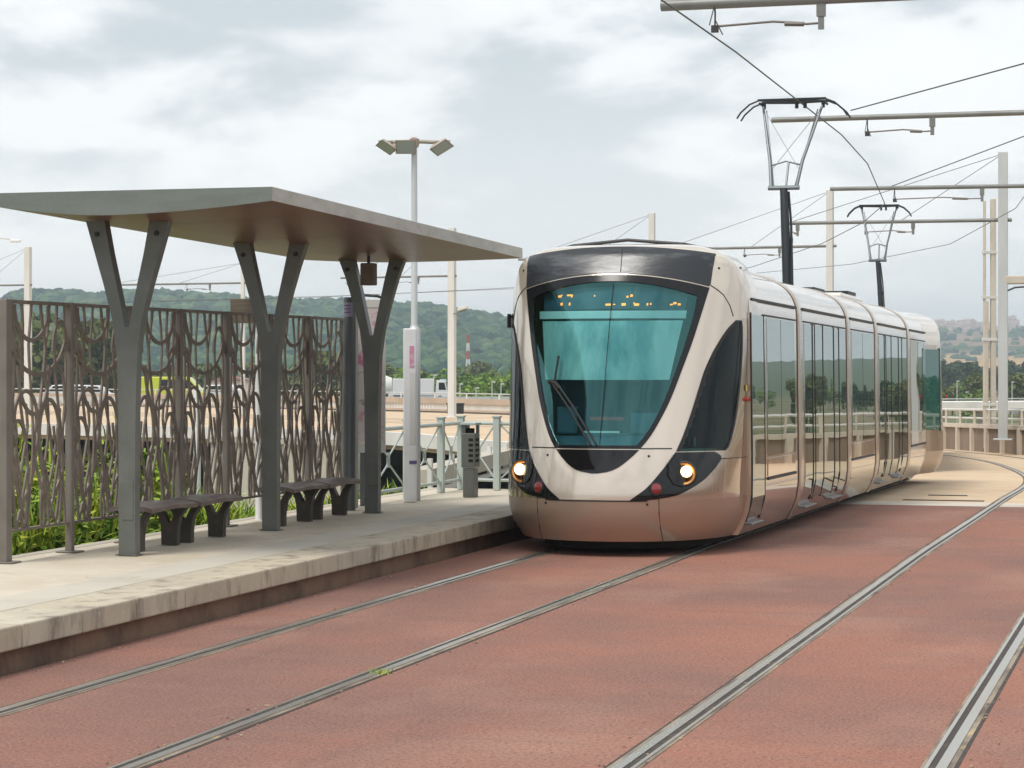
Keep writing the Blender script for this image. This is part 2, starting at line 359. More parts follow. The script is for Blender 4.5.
# rails: head, groove, guard lip and sealant, one thing per rail
def rail(pts, off, label, flip):
    line = offset(pts, off)
    keep = [p for p in line]
    mb = MB()
    prof = [(-.078, -.060, .003, 1), (-.060, -.030, .005, 2), (-.030, .022, .011, 0), (.022, .058, .006, 1), (.058, .078, .010, 0), (.078, .098, .004, 2)]
    for (a, c, z, mi) in prof:
        if flip: a, c = -c, -a
        mb.mi = mi; A = offset(line, a); B = offset(line, c)
        rows = [[Vector((A[i].x, A[i].y, gz(A[i].y) + z)), Vector((B[i].x, B[i].y, gz(B[i].y) + z))] for i in range(len(line))]
        mb.grid(rows)
        for r_ in (0, 1):   # sides of each strip down into the paving
            rr = [[row[r_], row[r_] - Vector((0, 0, z + .05))] for row in rows]
            mb.grid(rr if r_ else [x[::-1] for x in rr])
    o = mb.build('tram_rail', [M['steel'], M['groove'], M['sealant']])
    return tag(o, label, 'rail', 'grooved tram rails set in the paving')
rail(T1, -.745, 'grooved rail closest to the platform, running under the tram', False)
rail(T1, .745, 'grooved rail running under the right side of the approaching tram', True)
rail(T2, -.745, 'grooved rail of the empty track, the one closer to the tram', False)
rail(T2, .745, 'grooved rail of the empty track at the lower right corner', True)

# grit swept against the rails, a tuft of grass beside the second rail
b = MB(); rg = random.Random(17)
for i in range(420):
    xr = rg.choice([-4.80, -2.72, -2.55, -1.10, -.98, -6.45, -5.02, -7.02]) + rg.gauss(0, .035); yy = 9 + rg.random() ** 1.6 * 20
    s_ = rg.uniform(.003, .008); R = Matrix.Rotation(rg.random() * 6.28, 3, 'Z'); c = Vector((xr, yy, gz(yy) + .004 + s_ * .5))
    b.box(c, (s_ * 2, s_ * 1.4, s_), R=R)
tag(b.build('grit', M['grit']), 'loose sand and grit lying along the grooved rails', 'grit', kind='stuff')
b = MB()
gx, gy = at(380, 674, 14.5).x, at(380, 674, 14.5).y
for i in range(46):
    a = rg.random() * 6.28; c = Vector((gx + rg.gauss(0, .035), gy + rg.gauss(0, .03), .0)); d = Vector((math.cos(a), math.sin(a), 0)); s_ = Vector((-d.y, d.x, 0)) * .004; h_ = rg.uniform(.02, .055)
    b.add([c - s_, c + s_, c + d * h_ * .5 + Vector((0, 0, h_)) + s_ * .3], [(0, 1, 2)])
tag(b.build('grass_tuft', M['leaf']), 'tiny tuft of grass growing beside the rail in the red paving', 'plant')
# platform: body, foot wall, copings, bands
plat = empty('platform', (0, 0, 0)); tag(plat, kind='structure')
def part(o, p): o.parent = p; return o
b = MB(); b.box2((XPB, -20, -4.2), (XPE + .10 - .25, 29.4, .15)); b.box2((XPB + .14, -20, .15), (XPE - .50, 29.4, .296)); b.build('paving', M['plat'], plat)
b = MB(); b.box2((XPE - .16, -20, -.4), (XPE - .09, 29.3, .18)); b.build('foot_wall', M['footwall'], plat)
b = MB(); b.box2((XPE - .96, -20, .296), (XPE - .50, 29.4, .300)); b.build('grey_band', M['band'], plat)
b = MB(); y = -20.0
while y < 29.35:
    b.box2((XPE - .50, y + .004, .145), (XPE, min(y + .83, 29.4) - .004, .30)); y += .83
b.build('coping', M['coping'], plat, bevel=.012)
b = MB(); y = -20.0
while y < 29.35:
    b.box2((XPB, y + .004, .10), (XPB + .14, min(y + 1.2, 29.4) - .004, .302)); y += 1.2
b.build('back_kerb', M['conc'], plat, bevel=.01)
b = MB()
for (x, y0_, w_, l_) in ((-8.0, 8.7, .5, .62), (-8.05, 13.6, .42, .5), (-8.2, 16.2, .38, .2), (-8.15, 22.2, .4, .9)):
    b.box2((x, y0_, .296), (x + w_, y0_ + l_, .3015))
b.build('cover_plate', M['band'], plat)

# ------------------------------------------------------------------ the tram
NYO, CX = 22.5, -5.74
ZK = [.13, .35, .6, .85, 1.1, 1.5, 2.0, 2.5, 2.85, 3.05, 3.15, 3.22, 3.27]
YK = [.17, .04, 0, .03, .1, .24, .40, .57, .72, .83, .91, 1.05, 1.6]
def smooth_table(xs, ys):
    rows = [(a, b) for a, b in zip(xs, ys)]; zz = [xs[0] + (xs[-1] - xs[0]) * i / 400 for i in range(401)]; vv = [cr(rows, z)[0] for z in zz]
    return lambda z: float(np.interp(z, zz, vv))
y0f = smooth_table(ZK, YK)
def wz(z):
    lo = 1.325 - .13 * (max(0, .6 - z) / .42) ** 2; mid = 1.325 - .02 * min(1, max(0, (z - 1) / 1.45))
    k = min(1, max(0, (z - 2.45) / .82)); return min(lo, mid) * max(1 - k ** 3.5, 0) ** (1 / 3.5)
Lf = smooth_table([.13, 1., 1.7, 2.4, 2.85, 3.1, 3.27], [1.6, 1.6, 1.45, 1.25, .95, .55, .3])
Wm = smooth_table([.13, .7, 1.2, 2.2, 2.6, 3.27], [.95, .95, .968, 1, 1, 1])
PN = 2 / 2.2
def shell(ph, z):
    s = math.sin(ph); c = math.cos(ph)
    return Vector((wz(z) * Wm(z) * math.copysign(abs(s) ** PN, s), y0f(z) + Lf(z) * (1 - abs(c) ** PN), z))
def phx(x, z):
    return math.copysign(math.asin(min(1, abs(x) / (wz(z) * Wm(z))) ** (1 / PN)), x)
def nrm(ph, z):
    e = 1e-3; a = shell(ph + e, z) - shell(ph - e, z); c = shell(ph, min(3.26, z + e)) - shell(ph, z - e)
    n = a.cross(c); n.normalize(); return n
def onshell(ph, z, off):
    ph = max(-1.55, min(1.55, ph)); return shell(ph, z) + nrm(ph, z) * off

def patch(mb, rows, nv=24, nu=24, off=.006, th=.02, usex=True, bulge=False):
    """rows: (z, left, right[, bulge]) in x or in the plan angle; a thin curved sheet laid on the shell"""
    P = []
    z0, z1 = rows[0][0], rows[-1][0]
    for i in range(nv + 1):
        z = z0 + (z1 - z0) * i / nv; r = cr(rows, z); row = []
        for j in range(nu + 1):
            u = j / nu; zz = z + (r[2] * (1 - (2 * u - 1) ** 2) if len(r) > 2 else 0)
            v = r[0] + (r[1] - r[0]) * u
            row.append((phx(v, zz) if usex else v, zz))
        P.append(row)
    F_ = [[onshell(a, z, off) for a, z in r] for r in P]; B_ = [[onshell(a, z, off - th) for a, z in r] for r in P]
    mb.grid(F_)
    loop = lambda G: [r[0] for r in G[::-1]] + G[0][1:] + [r[-1] for r in G[1:]] + G[-1][::-1][1:]
    lf, lb = loop(F_), loop(B_)
    mb.grid([lb, lf])
def ring(mb, ro, ri, nv=26, nu=24, off=.006, th=.03):
    def loop(rows, of):
        z0, z1 = rows[0][0], rows[-1][0]; S_ = []
        def pt(z, u):
            r = cr(rows, z); zz = z + (r[2] * (1 - (2 * u - 1) ** 2) if len(r) > 2 else 0); return onshell(phx(r[0] + (r[1] - r[0]) * u, zz), zz, of)
        for i in range(nv): S_.append(pt(z0 + (z1 - z0) * i / nv, 1))
        for i in range(nu): S_.append(pt(z1, 1 - i / nu))
        for i in range(nv): S_.append(pt(z1 - (z1 - z0) * i / nv, 0))
        for i in range(nu): S_.append(pt(z0, i / nu))
        return S_ + [S_[0]]
    O, I = loop(ro, off), loop(ri, off); OB, IB = loop(ro, off - th), loop(ri, off - th)
    mb.grid([I, O]); mb.grid([O, OB]); mb.grid([IB, I])
def inpoly(x, z, rows, grow=0.):
    z0, z1 = rows[0][0], rows[-1][0] + (rows[-1][3] if len(rows[-1]) > 3 else 0)
    if z < z0 - grow: return False
    zz = min(max(z, z0), rows[-1][0]); r = cr(rows, zz)
    if not (r[0] - grow < x < r[1] + grow): return False
    u = (x - r[0]) / (r[1] - r[0]); top = rows[-1][0] + (rows[-1][3] * (1 - (2 * u - 1) ** 2) if len(rows[-1]) > 3 else 0)
    return z < top + grow
def sym(rows): return [(z, -x, x, *r) for z, x, *r in rows]
WS_O = sym([(1.105, .445, 0), (1.2, .515, 0), (1.35, .592, 0), (1.6, .692, 0), (1.9, .780, 0), (2.2, .862, .01), (2.5, .930, .06), (2.76, .987, .135)])
WS_I = sym([(1.135, .405, 0), (1.2, .455, 0), (1.35, .540, 0), (1.6, .640, 0), (1.9, .728, 0), (2.2, .806, .01), (2.5, .868, .07), (2.67, .885, .155)])
LOW = sym([(.853, .03, 0), (.865, .115, 0), (.89, .195, 0), (.93, .265, 0), (.98, .325, 0), (1.04, .388, 0), (1.092, .434, 0)])
def phrows(pts_l, pts_r, zs):
    return [(z, float(np.interp(z, [p[1] for p in pts_l], [p[0] for p in pts_l])), float(np.interp(z, [p[1] for p in pts_r], [p[0] for p in pts_r]))) for z in zs]
SWL = [(.615, 1.075), (.668, 1.239), (.716, 1.439), (.772, 1.694), (.820, 1.899), (.890, 2.084), (.995, 2.259), (1.09, 2.37), (1.18, 2.43)]
SWR = [(1.13, 1.075), (1.18, 1.12), (1.228, 1.279), (1.267, 1.534), (1.290, 1.794), (1.293, 2.109), (1.282, 2.38), (1.27, 2.43)]
SW = phrows(SWL, SWR, [1.075, 1.11, 1.2, 1.35, 1.5, 1.7, 1.9, 2.1, 2.26, 2.36, 2.43])
MKL = [(.25, .578), (.401, .720), (.511, .890), (.610, 1.068)]
MKR = [(.33, .578), (.502, .600), (.633, .627), (.768, .692), (.899, .777), (1.021, .897), (1.085, .985), (1.075, 1.02), (1.04, 1.045), (.99, 1.066)]
MK = phrows(MKL, MKR, [.578, .603, .632, .70, .785, .85, .9, .95, .985, 1.02, 1.045, 1.066])
def mirrows(rows): return [(z, -r, -l) for z, l, r in rows]

def body_side(mb, ya, yb, zlo, zhi, side, off=.008, th=.02, nz=10):
    """thin plate lying on the straight side between two lengths and two heights"""
    zs = [zlo + (zhi - zlo) * i / nz for i in range(nz + 1)]
    o = [Vector((side * (wzb(z) + off), 0, z)) for z in zs]; i_ = [Vector((side * (wzb(z) + off - th), 0, z)) for z in zs]
    prof = o + i_[::-1]; n = len(prof)
    A = [p + Vector((0, ya, 0)) for p in prof]; B = [p + Vector((0, yb, 0)) for p in prof]
    fs = [[k, (k + 1) % n, n + (k + 1) % n, n + k] for k in range(n)]
    for k in range(nz):
        fs.append([k + 1, k, n - 1 - k, n - 2 - k]); fs.append([n + k, n + k + 1, 2 * n - 2 - k, 2 * n - 1 - k])
    if side > 0: fs = [f[::-1] for f in fs]
    mb.add(A + B, fs)
ZP = [.16, .2, .3, .42, .6, .9, 1.2, 1.6, 2.0, 2.3, 2.45, 2.52, 2.58, 2.665, 2.72, 2.77, 2.82, 2.87, 2.915, 2.955, 2.99, 3.02, 3.045, 3.065, 3.08, 3.092, 3.098]
def wzb(z):            # half width of the body sections
    return wz(z) if z <= 2.45 else wz(2.45) * max(1 - min(1, (z - 2.45) / .65) ** 3.1, 0) ** (1 / 3.1)
def hull(mb, ya, yb, inset=0., zlo=.15):
    pr = [Vector((wzb(z) - inset, 0, z - (inset if z > 2.9 else 0))) for z in ZP if z >= zlo]; pr += [Vector((-p.x, 0, p.z)) for p in pr[::-1]]
    n = len(pr); A = [p + Vector((0, ya, 0)) for p in pr]; B = [p + Vector((0, yb, 0)) for p in pr]; o = len(mb.v)
    mb.v += [tuple(v) for v in A + B]
    for k in range(n):
        k2 = (k + 1) % n; z = (pr[k].z + pr[k2].z) / 2
        mb.f.append([o + k2, o + k, o + n + k, o + n + k2]); mb.m.append(1 if z > 2.55 and k2 else 0)
    mb.f.append([o + k for k in range(n)]); mb.m.append(0); mb.f.append([o + n + k for k in range(n)][::-1]); mb.m.append(0)

def cab(parent, tail=None):
    """the nose shell with its bumper; with tail set the same shell closes the far end"""
    holes = tail is None
    nphi = 64; phs = [-PI / 2 + PI * k / (2 * nphi) for k in range(2 * nphi + 1)]
    zs_up = [.585 + (2.85 - .585) * i / 92 for i in range(93)] + [2.85 + .416 * (1 - (1 - i / 26) ** 1.8) for i in range(1, 27)]
    yend = 2.0 if holes else 2.74
    def rows(zs):
        R = []
        for z in zs:
            r = [shell(p, z) for p in phs]; R.append([Vector((r[0].x, yend, z))] + r + [Vector((r[-1].x, yend, z))])
        return R
    b = MB(); G = rows(zs_up); nc = len(G[0]); b.v = [tuple(p) for r in G for p in r]
    for i in range(len(G) - 1):
        for j in range(nc - 1):
            c = (G[i][j] + G[i + 1][j + 1]) / 2
            ph = phs[min(max(j - 1, 0), 2 * nphi)]; pa = abs(ph)
            if holes and j not in (0, nc - 2):
                if inpoly(c.x, c.z, WS_I, .025): continue
                if SW[0][0] + .02 < c.z < SW[-1][0] - .02:
                    l, r = cr(SW, c.z)
                    if l + .025 < pa < r - .025: continue
            mid = float(np.interp(c.z, [.585, .60, .625, .69, .78, .9, 1., 1.1, 1.24, 1.7, 2.1, 2.3, 2.43], [.35, .38, .46, .57, .67, .77, .83, .88, .94, 1.03, 1.1, 1.15, 1.23]))
            champ = (pa > mid and c.z < 2.455) or j in (0, nc - 2) and c.z < 2.60
            b.f.append([i * nc + j, i * nc + j + 1, (i + 1) * nc + j + 1, (i + 1) * nc + j]); b.m.append(1 if champ else 0)
    tp = [len(b.v) - nc + k for k in range(nc)]; b.f.append(tp); b.m.append(0)
    o1 = b.build('cab_shell', [M['cream'], M['champ']], parent, smooth=True, ang=50)
    b = MB(); zl = [.16, .175, .2, .26, .33, .42, .5, .585]; R = rows(zl); b.grid(R)
    b.f.append([k for k in range(len(R[0]))][::-1]); b.m.append(0)
    o2 = b.build('bumper', M['bumper'], parent, smooth=True, ang=50)
    return o1, o2

def make_tram():
    t = empty('tram', (0, 0, 0), 'champagne coloured tram with lit headlamps arriving at the platform', 'tram', 'trams on the track')
    cab(t)
    # visor over the windscreen
    b = MB(); V = sym([(2.775, .985, .135), (2.86, .990, .115), (2.95, 1.0, .10), (3.04, 1.005, .088), (3.12, 1.01, .075)])
    patch(b, V, 16, 36, .008, .03); b.build('visor', M['visor'], t, smooth=True)
    # windscreen with its surround
    b = MB(); ring(b, WS_O, WS_I); fr = b.build('windscreen_surround', M['frame_black'], t, smooth=True, ang=30)
    b = MB(); patch(b, WS_I, 26, 26, -.004, .004); ws = b.build('windscreen', M['ws'], t, smooth=True, ang=30)
    b = MB(); patch(b, LOW, 16, 24, .006, .02); b.build('lower_screen_panel', M['gloss_black'], t, smooth=True)
    # wiper
    b = MB()
    P = lambda x, z, o=.03: onshell(phx(x, z), z, o)
    b.tube([P(-.50, 1.70), P(-.497, 1.86), P(-.478, 2.04)], .012, 6)
    b.tube([P(-.505, 1.74, .05), P(-.30, 1.49, .05), P(-.05, 1.13, .03)], .011, 6)
    b.tube([P(-.47, 1.76, .05), P(-.26, 1.51, .05), P(.01, 1.13, .03)], .011, 6)
    b.tube([P(-.56, 1.77, .04), P(-.48, 1.75, .05), P(-.43, 1.70, .04)], .022, 8)
    b.build('wiper', M['rubber'], ws, smooth=True)
    # things seen through the screen, part of the tram
    b = MB(); patch(b, sym([(1.815, .685, 0), (2.43, .78, 0)]), 10, 20, -.05, .006); b.build('sun_blind', M['blind'], ws, smooth=True)
    b = MB(); patch(b, sym([(2.445, .795, 0), (2.525, .80, 0)]), 3, 20, -.022, .012); b.build('blind_rail', M['blindbar'], ws, smooth=True)
    b = MB(); patch(b, sym([(2.54, .80, .03), (2.74, .82, .07)]), 5, 20, -.085, .02); dd = b.build('destination_display', M['cabin'], t, smooth=True)
    b = MB()
    for (x, z, w_, h_) in ((-.60, 2.703, .05, .03), (-.575, 2.715, .016, .016), (-.475, 2.715, .085, .022), (-.45, 2.70, .02, .02), (-.568, 2.62, .032, .038), (-.468, 2.62, .02, .042),
                           (-.182, 2.708, .014, .02), (-.02, 2.612, .07, .028), (.045, 2.614, .03, .012), (.149, 2.613, .055, .036), (.29, 2.61, .065, .032), (.262, 2.625, .02, .016), (.405, 2.612, .02, .034), (.44, 2.615, .018, .024),
                           (.182, 2.695, .026, .026), (.226, 2.706, .032, .034), (.655, 2.606, .035, .018), (.69, 2.62, .04, .03), (.735, 2.607, .034, .028)):
        w_ *= .82; h_ *= .72; patch(b, [(z - h_ / 2, x - w_ / 2, x + w_ / 2), (z + h_ / 2, x - w_ / 2, x + w_ / 2)], 1, 2, -.075, .004)
    b.build('led_text', M['led'], dd)
    # cabin behind
    b = MB(); b.box2((-1.22, 1.52, .4), (1.22, 1.55, 3.0)); b.box2((-.85, .8, .55), (.85, 2.0, .6)); b.box2((-.85, 1.1, 2.86), (.85, 1.5, 2.9))
    b.build('cab_bulkhead', M['cabin'], t)
    b = MB()
    for zz, sx in ((1.02, .72), (1.16, .62)): pass
    prof = [(.36, .62), (.36, 1.12), (.50, 1.22), (.78, 1.25), (.90, 1.10), (.90, .62)]
    b.prism([(p[0], p[1]) for p in prof], 1.2, Matrix.Translation((-.60, 0, 0)) @ Matrix(((0, 0, 1, 0), (1, 0, 0, 0), (0, 1, 0, 0), (0, 0, 0, 1))))
    b.box2((-.52, .50, 1.24), (-.30, .62, 1.52)); b.box2((.25, .56, 1.24), (.55, .66, 1.46))
    b.build('dashboard', M['dash'], t, bevel=.02)
    b = MB(); b.box2((-.28, 1.0, .6), (.28, 1.45, 1.15)); b.box2((-.26, 1.32, 1.15), (.26, 1.48, 1.80)); b.box2((-.15, 1.34, 1.8), (.15, 1.46, 2.0)); b.build('driver_seat', M['seat'], t, bevel=.05)
    b = MB(); b.box2((-.16, .47, 1.385), (.20, .485, 1.42)); b.build('warning_strip', M['redstrip'], t)
    b = MB(); b.box2((-.22, .44, 1.255), (.16, .46, 1.275)); b.build('paper_strip', M['blindbar'], t)
    for sd in (1, -1):
        rows = SW if sd > 0 else mirrows(SW)
        b = MB(); patch(b, rows, 24, 14, .005, .008, usex=False); w_ = b.build('side_window', M['sideglass'], t, smooth=True, ang=30)
        # black rim and inner pillar
        b = MB()
        for k, (z, l, r) in enumerate(SW[:-1]):
            z2, l2, r2 = SW[k + 1]
            for (a, a2, w0) in ((l, l2, .035), (r - .03, r2 - .03, .03)):
                n_ = 3
                R_ = [[onshell(sd * (a + w0 * q), z, .009) for q in (0, 1)], [onshell(sd * (a2 + w0 * q), z2, .009) for q in (0, 1)]]
                if sd < 0: R_ = [r_[::-1] for r_ in R_]
                b.grid(R_)
        b.build('rim', M['rubber'], w_)
        b = MB()
        b.tube([onshell(sd * 1.02, z, -.07) for z in (1.08, 1.4, 1.8, 2.1, 2.42)], .028, 8); b.build('inner_pillar', M['cabin'], w_, smooth=True)
        b = MB(); p0 = onshell(sd * .86, 1.19, -.16); b.box(p0, (.02, .15, .09), rz=sd * .55); b.build('notice', M['blind'], w_)
        # lamp housing
        rows = MK if sd > 0 else mirrows(MK)
        b = MB(); patch(b, rows, 26, 12, .007, .02, usex=False); b.build('lamp_housing', M['gloss_black'], t, smooth=True, ang=30)
        ph = sd * .707; c = onshell(ph, .850, .004); n = (nrm(ph, .85) + Vector((-sd * .45, -.9, -.05))).normalized()
        Rm = n.to_track_quat('Z', 'Y').to_matrix()
        b = MB(); b.lathe([(.128, -.02), (.132, .012), (.118, .026), (.110, .014)], 28, c, Rm); hl = b.build('headlight', M['dark'], t, smooth=True)
        b = MB(); b.lathe([(.118, .014), (.108, .022), (.085, .012), (.06, .004)], 28, c, Rm); b.build('reflector', M['reflector'], hl, smooth=True)
        b = MB(); c2 = c + Rm @ Vector((sd * .020, .022, 0)); b.lathe([(.058, .006), (.056, .030), (.040, .040), (.012, .044)], 24, c2, Rm); b.build('bulb', M['lampglow'], hl, smooth=True)
        ph = sd * .465; c = onshell(ph, .702, .004); n = nrm(ph, .705); Rm = n.to_track_quat('Z', 'Y').to_matrix()
        b = MB(); b.lathe([(.070, -.01), (.070, .016), (.058, .018)], 24, c, Rm); rl = b.build('marker_lamp', M['dark'], t, smooth=True)
        b = MB(); b.lathe([(.058, .012), (.052, .026), (.03, .034), (.008, .036)], 24, c, Rm); b.build('red_lens', M['redlens'], rl, smooth=True)
        # lamp ring arc over the housing
        b = MB(); b.tube([onshell(sd * p, z, .012) for p, z in ((.60, 1.04), (.55, .95), (.56, .84), (.61, .75), (.70, .72))], .010, 6); b.build('housing_trim', M['frame_black'], t, smooth=True)
    # panel joints on the nose
    b = MB()
    patch(b, [(.572, -.40, .40), (.586, -.40, .40)], 1, 30, .003, .012, usex=False)
    for sd in (-1, 1):
        b.tube([onshell(sd * phx(.636, z), z, .001) for z in (.15, .3, .45, .6)], .005, 5)
        b.tube([onshell(sd * p, z, .001) for p, z in ((1.10, .99), (1.2, .99), (1.35, .99), (1.5, .99))], .005, 5)
        b.tube([onshell(phx(sd * x, 1.105), 1.105, .002) for x in (.44, .55, .65, .735)], .006, 5)
        b.tube([onshell(sd * p, z, .001) for p, z in ((.855, 2.785), (.93, 2.74), (1.0, 2.69), (1.085, 2.58), (1.135, 2.47))], .006, 5)
        b.tube([onshell(sd * phx(x, z), z, .003) for x, z in ((.99, 2.79), (1.0, 2.95), (1.008, 3.04), (1.01, 3.12))], .006, 5)
    b.tube([onshell(.02, z, .012) for z in (1.14, 1.6, 2.1, 2.5, 2.8)], .0035, 4)
    b.tube([onshell(.06, z, .010) for z in (2.92, 3.0, 3.1, 3.17)], .004, 4)
    b.build('panel_joints', M['rubber'], t, smooth=True)
    for x, z in ((.53, 1.03), (.53, .545), (.60, 2.97)):
        for sd in (-1, 1):
            xx = sd * (x if z < 2 else 1.06); ph = phx(xx, z); Rm = nrm(ph, z).to_track_quat('Z', 'Y').to_matrix(); b = MB(); b.lathe([(.014, -.01), (.013, .004), (.004, .005)], 10, onshell(ph, z, .001), Rm); b.build('fixing_bolt', M['rubber'], t)
    b = MB(); b.tube([Vector((-1.24, 1.45, 2.45)), Vector((-1.30, 1.42, 2.50))], .014, 6); b.box((-1.305, 1.42, 2.44), (.03, .08, .15)); b.build('camera_pod', M['dark'], t, bevel=.01)
    # body modules
    J = [1.56, 4.64, 8.76, 11.70, 15.85, 18.69]
    for k in range(5):
        ya, yb = J[k] + (.055 if k else 0), J[k + 1] - .055
        b = MB(); hull(b, ya, yb); md = b.build('body_section', [M['champ'], M['roof']], t, smooth=True, ang=30)
        if k:   # rounded arch band at the front of each section
            b = MB(); prz = [z for z in ZP]
            pr = [Vector((wzb(z), 0, z)) for z in prz]; pr += [Vector((-p.x, 0, p.z)) for p in pr[::-1]]
            R_ = []
            for (dy, of) in ((0, .0), (.02, .010), (.08, .015), (.28, .012), (.34, .001)):
                row = []
                for q in range(len(pr)):
                    a = pr[max(0, q - 1)]; c = pr[min(len(pr) - 1, q + 1)]; tg = c - a; n = Vector((tg.z, 0, -tg.x)).normalized()
                    row.append(pr[q] + n * of + Vector((0, ya + dy, 0)))
                R_.append(row)
            b.grid([r[::-1] for r in R_]); b.build('arch_band', M['arch'], md, smooth=True)
        for sd in (1, -1):
            b = MB(); ys = ya + (.34 if k else .10)
            b.box2((sd * (wzb(2.665) - .01), ys, 2.650), (sd * (wzb(2.665) + .022), yb, 2.678)); b.build('gutter', M['rubber'], md)
            y1 = ya + .40 if k else 2.42
            def pane(a, c, zl, zh, nm='window', m='pane'):
                b = MB(); body_side(b, a, c, zl, zh, sd); return b.build(nm, M[m], md)
            def lines(ysl, zl, zh, w_=.03):
                b = MB()
                for yy in ysl: body_side(b, yy - w_ / 2, yy + w_ / 2, zl, zh, sd, .0125, .02)
                b.build('window_divider', M['rubber'], md)
            def vlip(zl):
                b = MB(); body_side(b, y1, yb - .1, zl, zl + .028, sd, .014, .02, 1); b.build('trim_line', M['rubber'], md)
            if k == 0:
                pane(2.56, 3.44, .97, 2.49); pane(3.47, 4.40, .97, 2.49); pane(2.56, 4.40, .745, .94, 'lower_panel', 'mirrorpanel')
                b = MB(); body_side(b, 2.56, 4.45, .705, .735, sd, .016, .02, 1); b.build('trim_line', M['rubber'], md)
                b = MB(); body_side(b, 1.60, 2.34, .34, 2.50, sd, .010, .02); dr = b.build('door', M['pane'], md)
                b = MB(); body_side(b, 1.565, 1.60, .30, 2.52, sd, .014, .02); body_side(b, 2.34, 2.365, .30, 2.52, sd, .014, .02); b.build('door_seal', M['rubber'], dr)
                b = MB(); b.box2((sd * 1.22, 1.62, .262), (sd * 1.325, 2.32, .285)); b.build('door_step', M['step'], dr, bevel=.008)
            elif k in (1, 3):
                ln = J[k + 1] - J[k]; o = J[k]
                d = [(.50, 1.10, 'window'), (1.13, 1.95, 'door'), (1.97, 2.88, 'door'), (2.91, 3.35, 'window'), (3.37, ln - .12, 'window')]
                for a, c, nm in d:
                    if nm == 'door':
                        dr = pane(o + a, o + c, .36, 2.49, 'door')
                        st = MB(); ya_ = o + (.42 if a < 1.5 else 2.62); st.box2((sd * 1.22, ya_ + .1, .258), (sd * 1.328, ya_ + 1.0, .28)); st.build('door_step', M['step'], dr, bevel=.008)
                    else: pane(o + a, o + c, .40, 2.49)
                b = MB()
                for yy, w_ in ((1.115, .05), (1.96, .03), (2.895, .05), (3.36, .03), (1.30, .012)): body_side(b, o + yy - w_ / 2, o + yy + w_ / 2, .34, 2.50, sd, .0135, .02)
                b.build('door_seal', M['rubber'], md)
            else:
                o = J[k]; ln = J[k + 1] - o; mid = o + .40 + (ln - .55) / 2
                pane(y1 + .04, mid - .015, .97, 2.49); pane(mid + .015, yb - .1, .97, 2.49); pane(y1 + .04, yb - .1, .745, .94, 'lower_panel', 'mirrorpanel')
                b = MB(); body_side(b, y1, yb - .1, .705, .735, sd, .016, .02, 1); b.build('trim_line', M['rubber'], md)
            # slim top line over the glass
            b = MB(); body_side(b, (2.42 if k == 0 else y1), yb - .06, 2.505, 2.522, sd, .012, .02, 1); b.build('glazing_line', M['rubber'], md)
            if k == 0:
                b = MB(); Rm = Vector((sd, 0, 0)).to_track_quat('Z', 'Y').to_matrix(); b.lathe([(.024, -.05), (.024, .012), (.016, .02), (.005, .024)], 14, (sd * 1.292, 1.47, 1.60), Rm); b.build('side_marker', M['redbutton'], md, smooth=True)
                b = MB(); body_side(b, 1.44, 1.48, 1.69, 1.75, sd, -.020, .01, 1); b.build('sticker', M['yellow'], md)
        if k == 0: pass
    # bellows between the sections
    for y in J[1:]:
        b = MB(); hull(b, y - .08, y + .08, .030, .2); b.build('bellows', M['rubber'], t, smooth=True, ang=30)
    # dark underframe, its front shaped to blacken the shadow under the nose
    b = MB(); o2_ = [shell(-PI / 2 + PI * k / 24, .2) for k in range(25)]; pl_ = [(p.x * .80, .32 + p.y * .9) for p in o2_] + [(1.02, 18.6), (-1.02, 18.6)]
    b.prism(pl_, .10, Matrix.Translation((0, 0, .068))); b.build('underframe', M['void'], t)
    # wheels, barely seen in the shadow
    for y in (2.6, 4.3, 12.6, 14.3):
        for sd in (-1, 1):
            b = MB(); b.lathe([(.30, -.06), (.31, -.05), (.30, .05), (.27, .06), (.10, .04)], 24, (sd * .745, y, .31), Matrix.Rotation(sd * PI / 2, 3, 'Y')); b.build('wheel', M['dark'], t, smooth=True)
    # roof equipment
    for y0_, y1_, hw in ((4.9, 7.6, .55), (12.7, 15.0, .7)):
        b = MB(); b.box2((-hw, y0_, 3.06), (hw, y1_, 3.165)); b.build('roof_box', M['roof'], t, bevel=.05)
    b = MB(); b.tube([(-.9, 1.6, 3.19), (-.6, 1.5, 3.25), (0, 1.46, 3.30), (.6, 1.5, 3.25), (.9, 1.6, 3.19)], .02, 6); b.build('roof_rail', M['dark'], t)
    b = MB(); b.box((0.35, 14.4, 3.20), (.5, .9, .07)); b.build('roof_vent', M['dark'], t)
    # tail end
    te = empty('tail_cab', (0, 0, 0)); te.parent = t
    s1, s2 = cab(te, True)
    te.rotation_euler = (0, 0, PI - math.radians(12)); te.location = (.54, 18.69 + 2.66, 0); te.scale = (.985, 1, .943)
    for sd in (1, -1):
        b = MB(); body_side(b, 1.66, 2.58, 1.0, 2.52, sd, .01, .02); b.build('side_window', M['tealpane'], te)
        b = MB(); body_side(b, 1.60, 1.66, .97, 2.55, sd, .014, .02); b.build('window_seal', M['rubber'], te)
        b = MB(); Rm = Vector((sd, 0, 0)).to_track_quat('Z', 'Y').to_matrix()
        b.lathe([(.03, 0), (.03, .018), (.01, .03)], 12, (sd * 1.315, 1.25, 1.62), Rm); b.build('side_marker', M['redbutton'], te)
    # pantograph
    pg = MB(); yb = 12.0
    pg.box2((-.45, yb - .5, 3.06), (.45, yb + .5, 3.14)); pg.tube([(-.02, yb - .10, 3.1), (-.08, yb + .05, 4.0), (-.14, yb + .25, 4.64)], [.075, .068, .06], 10)
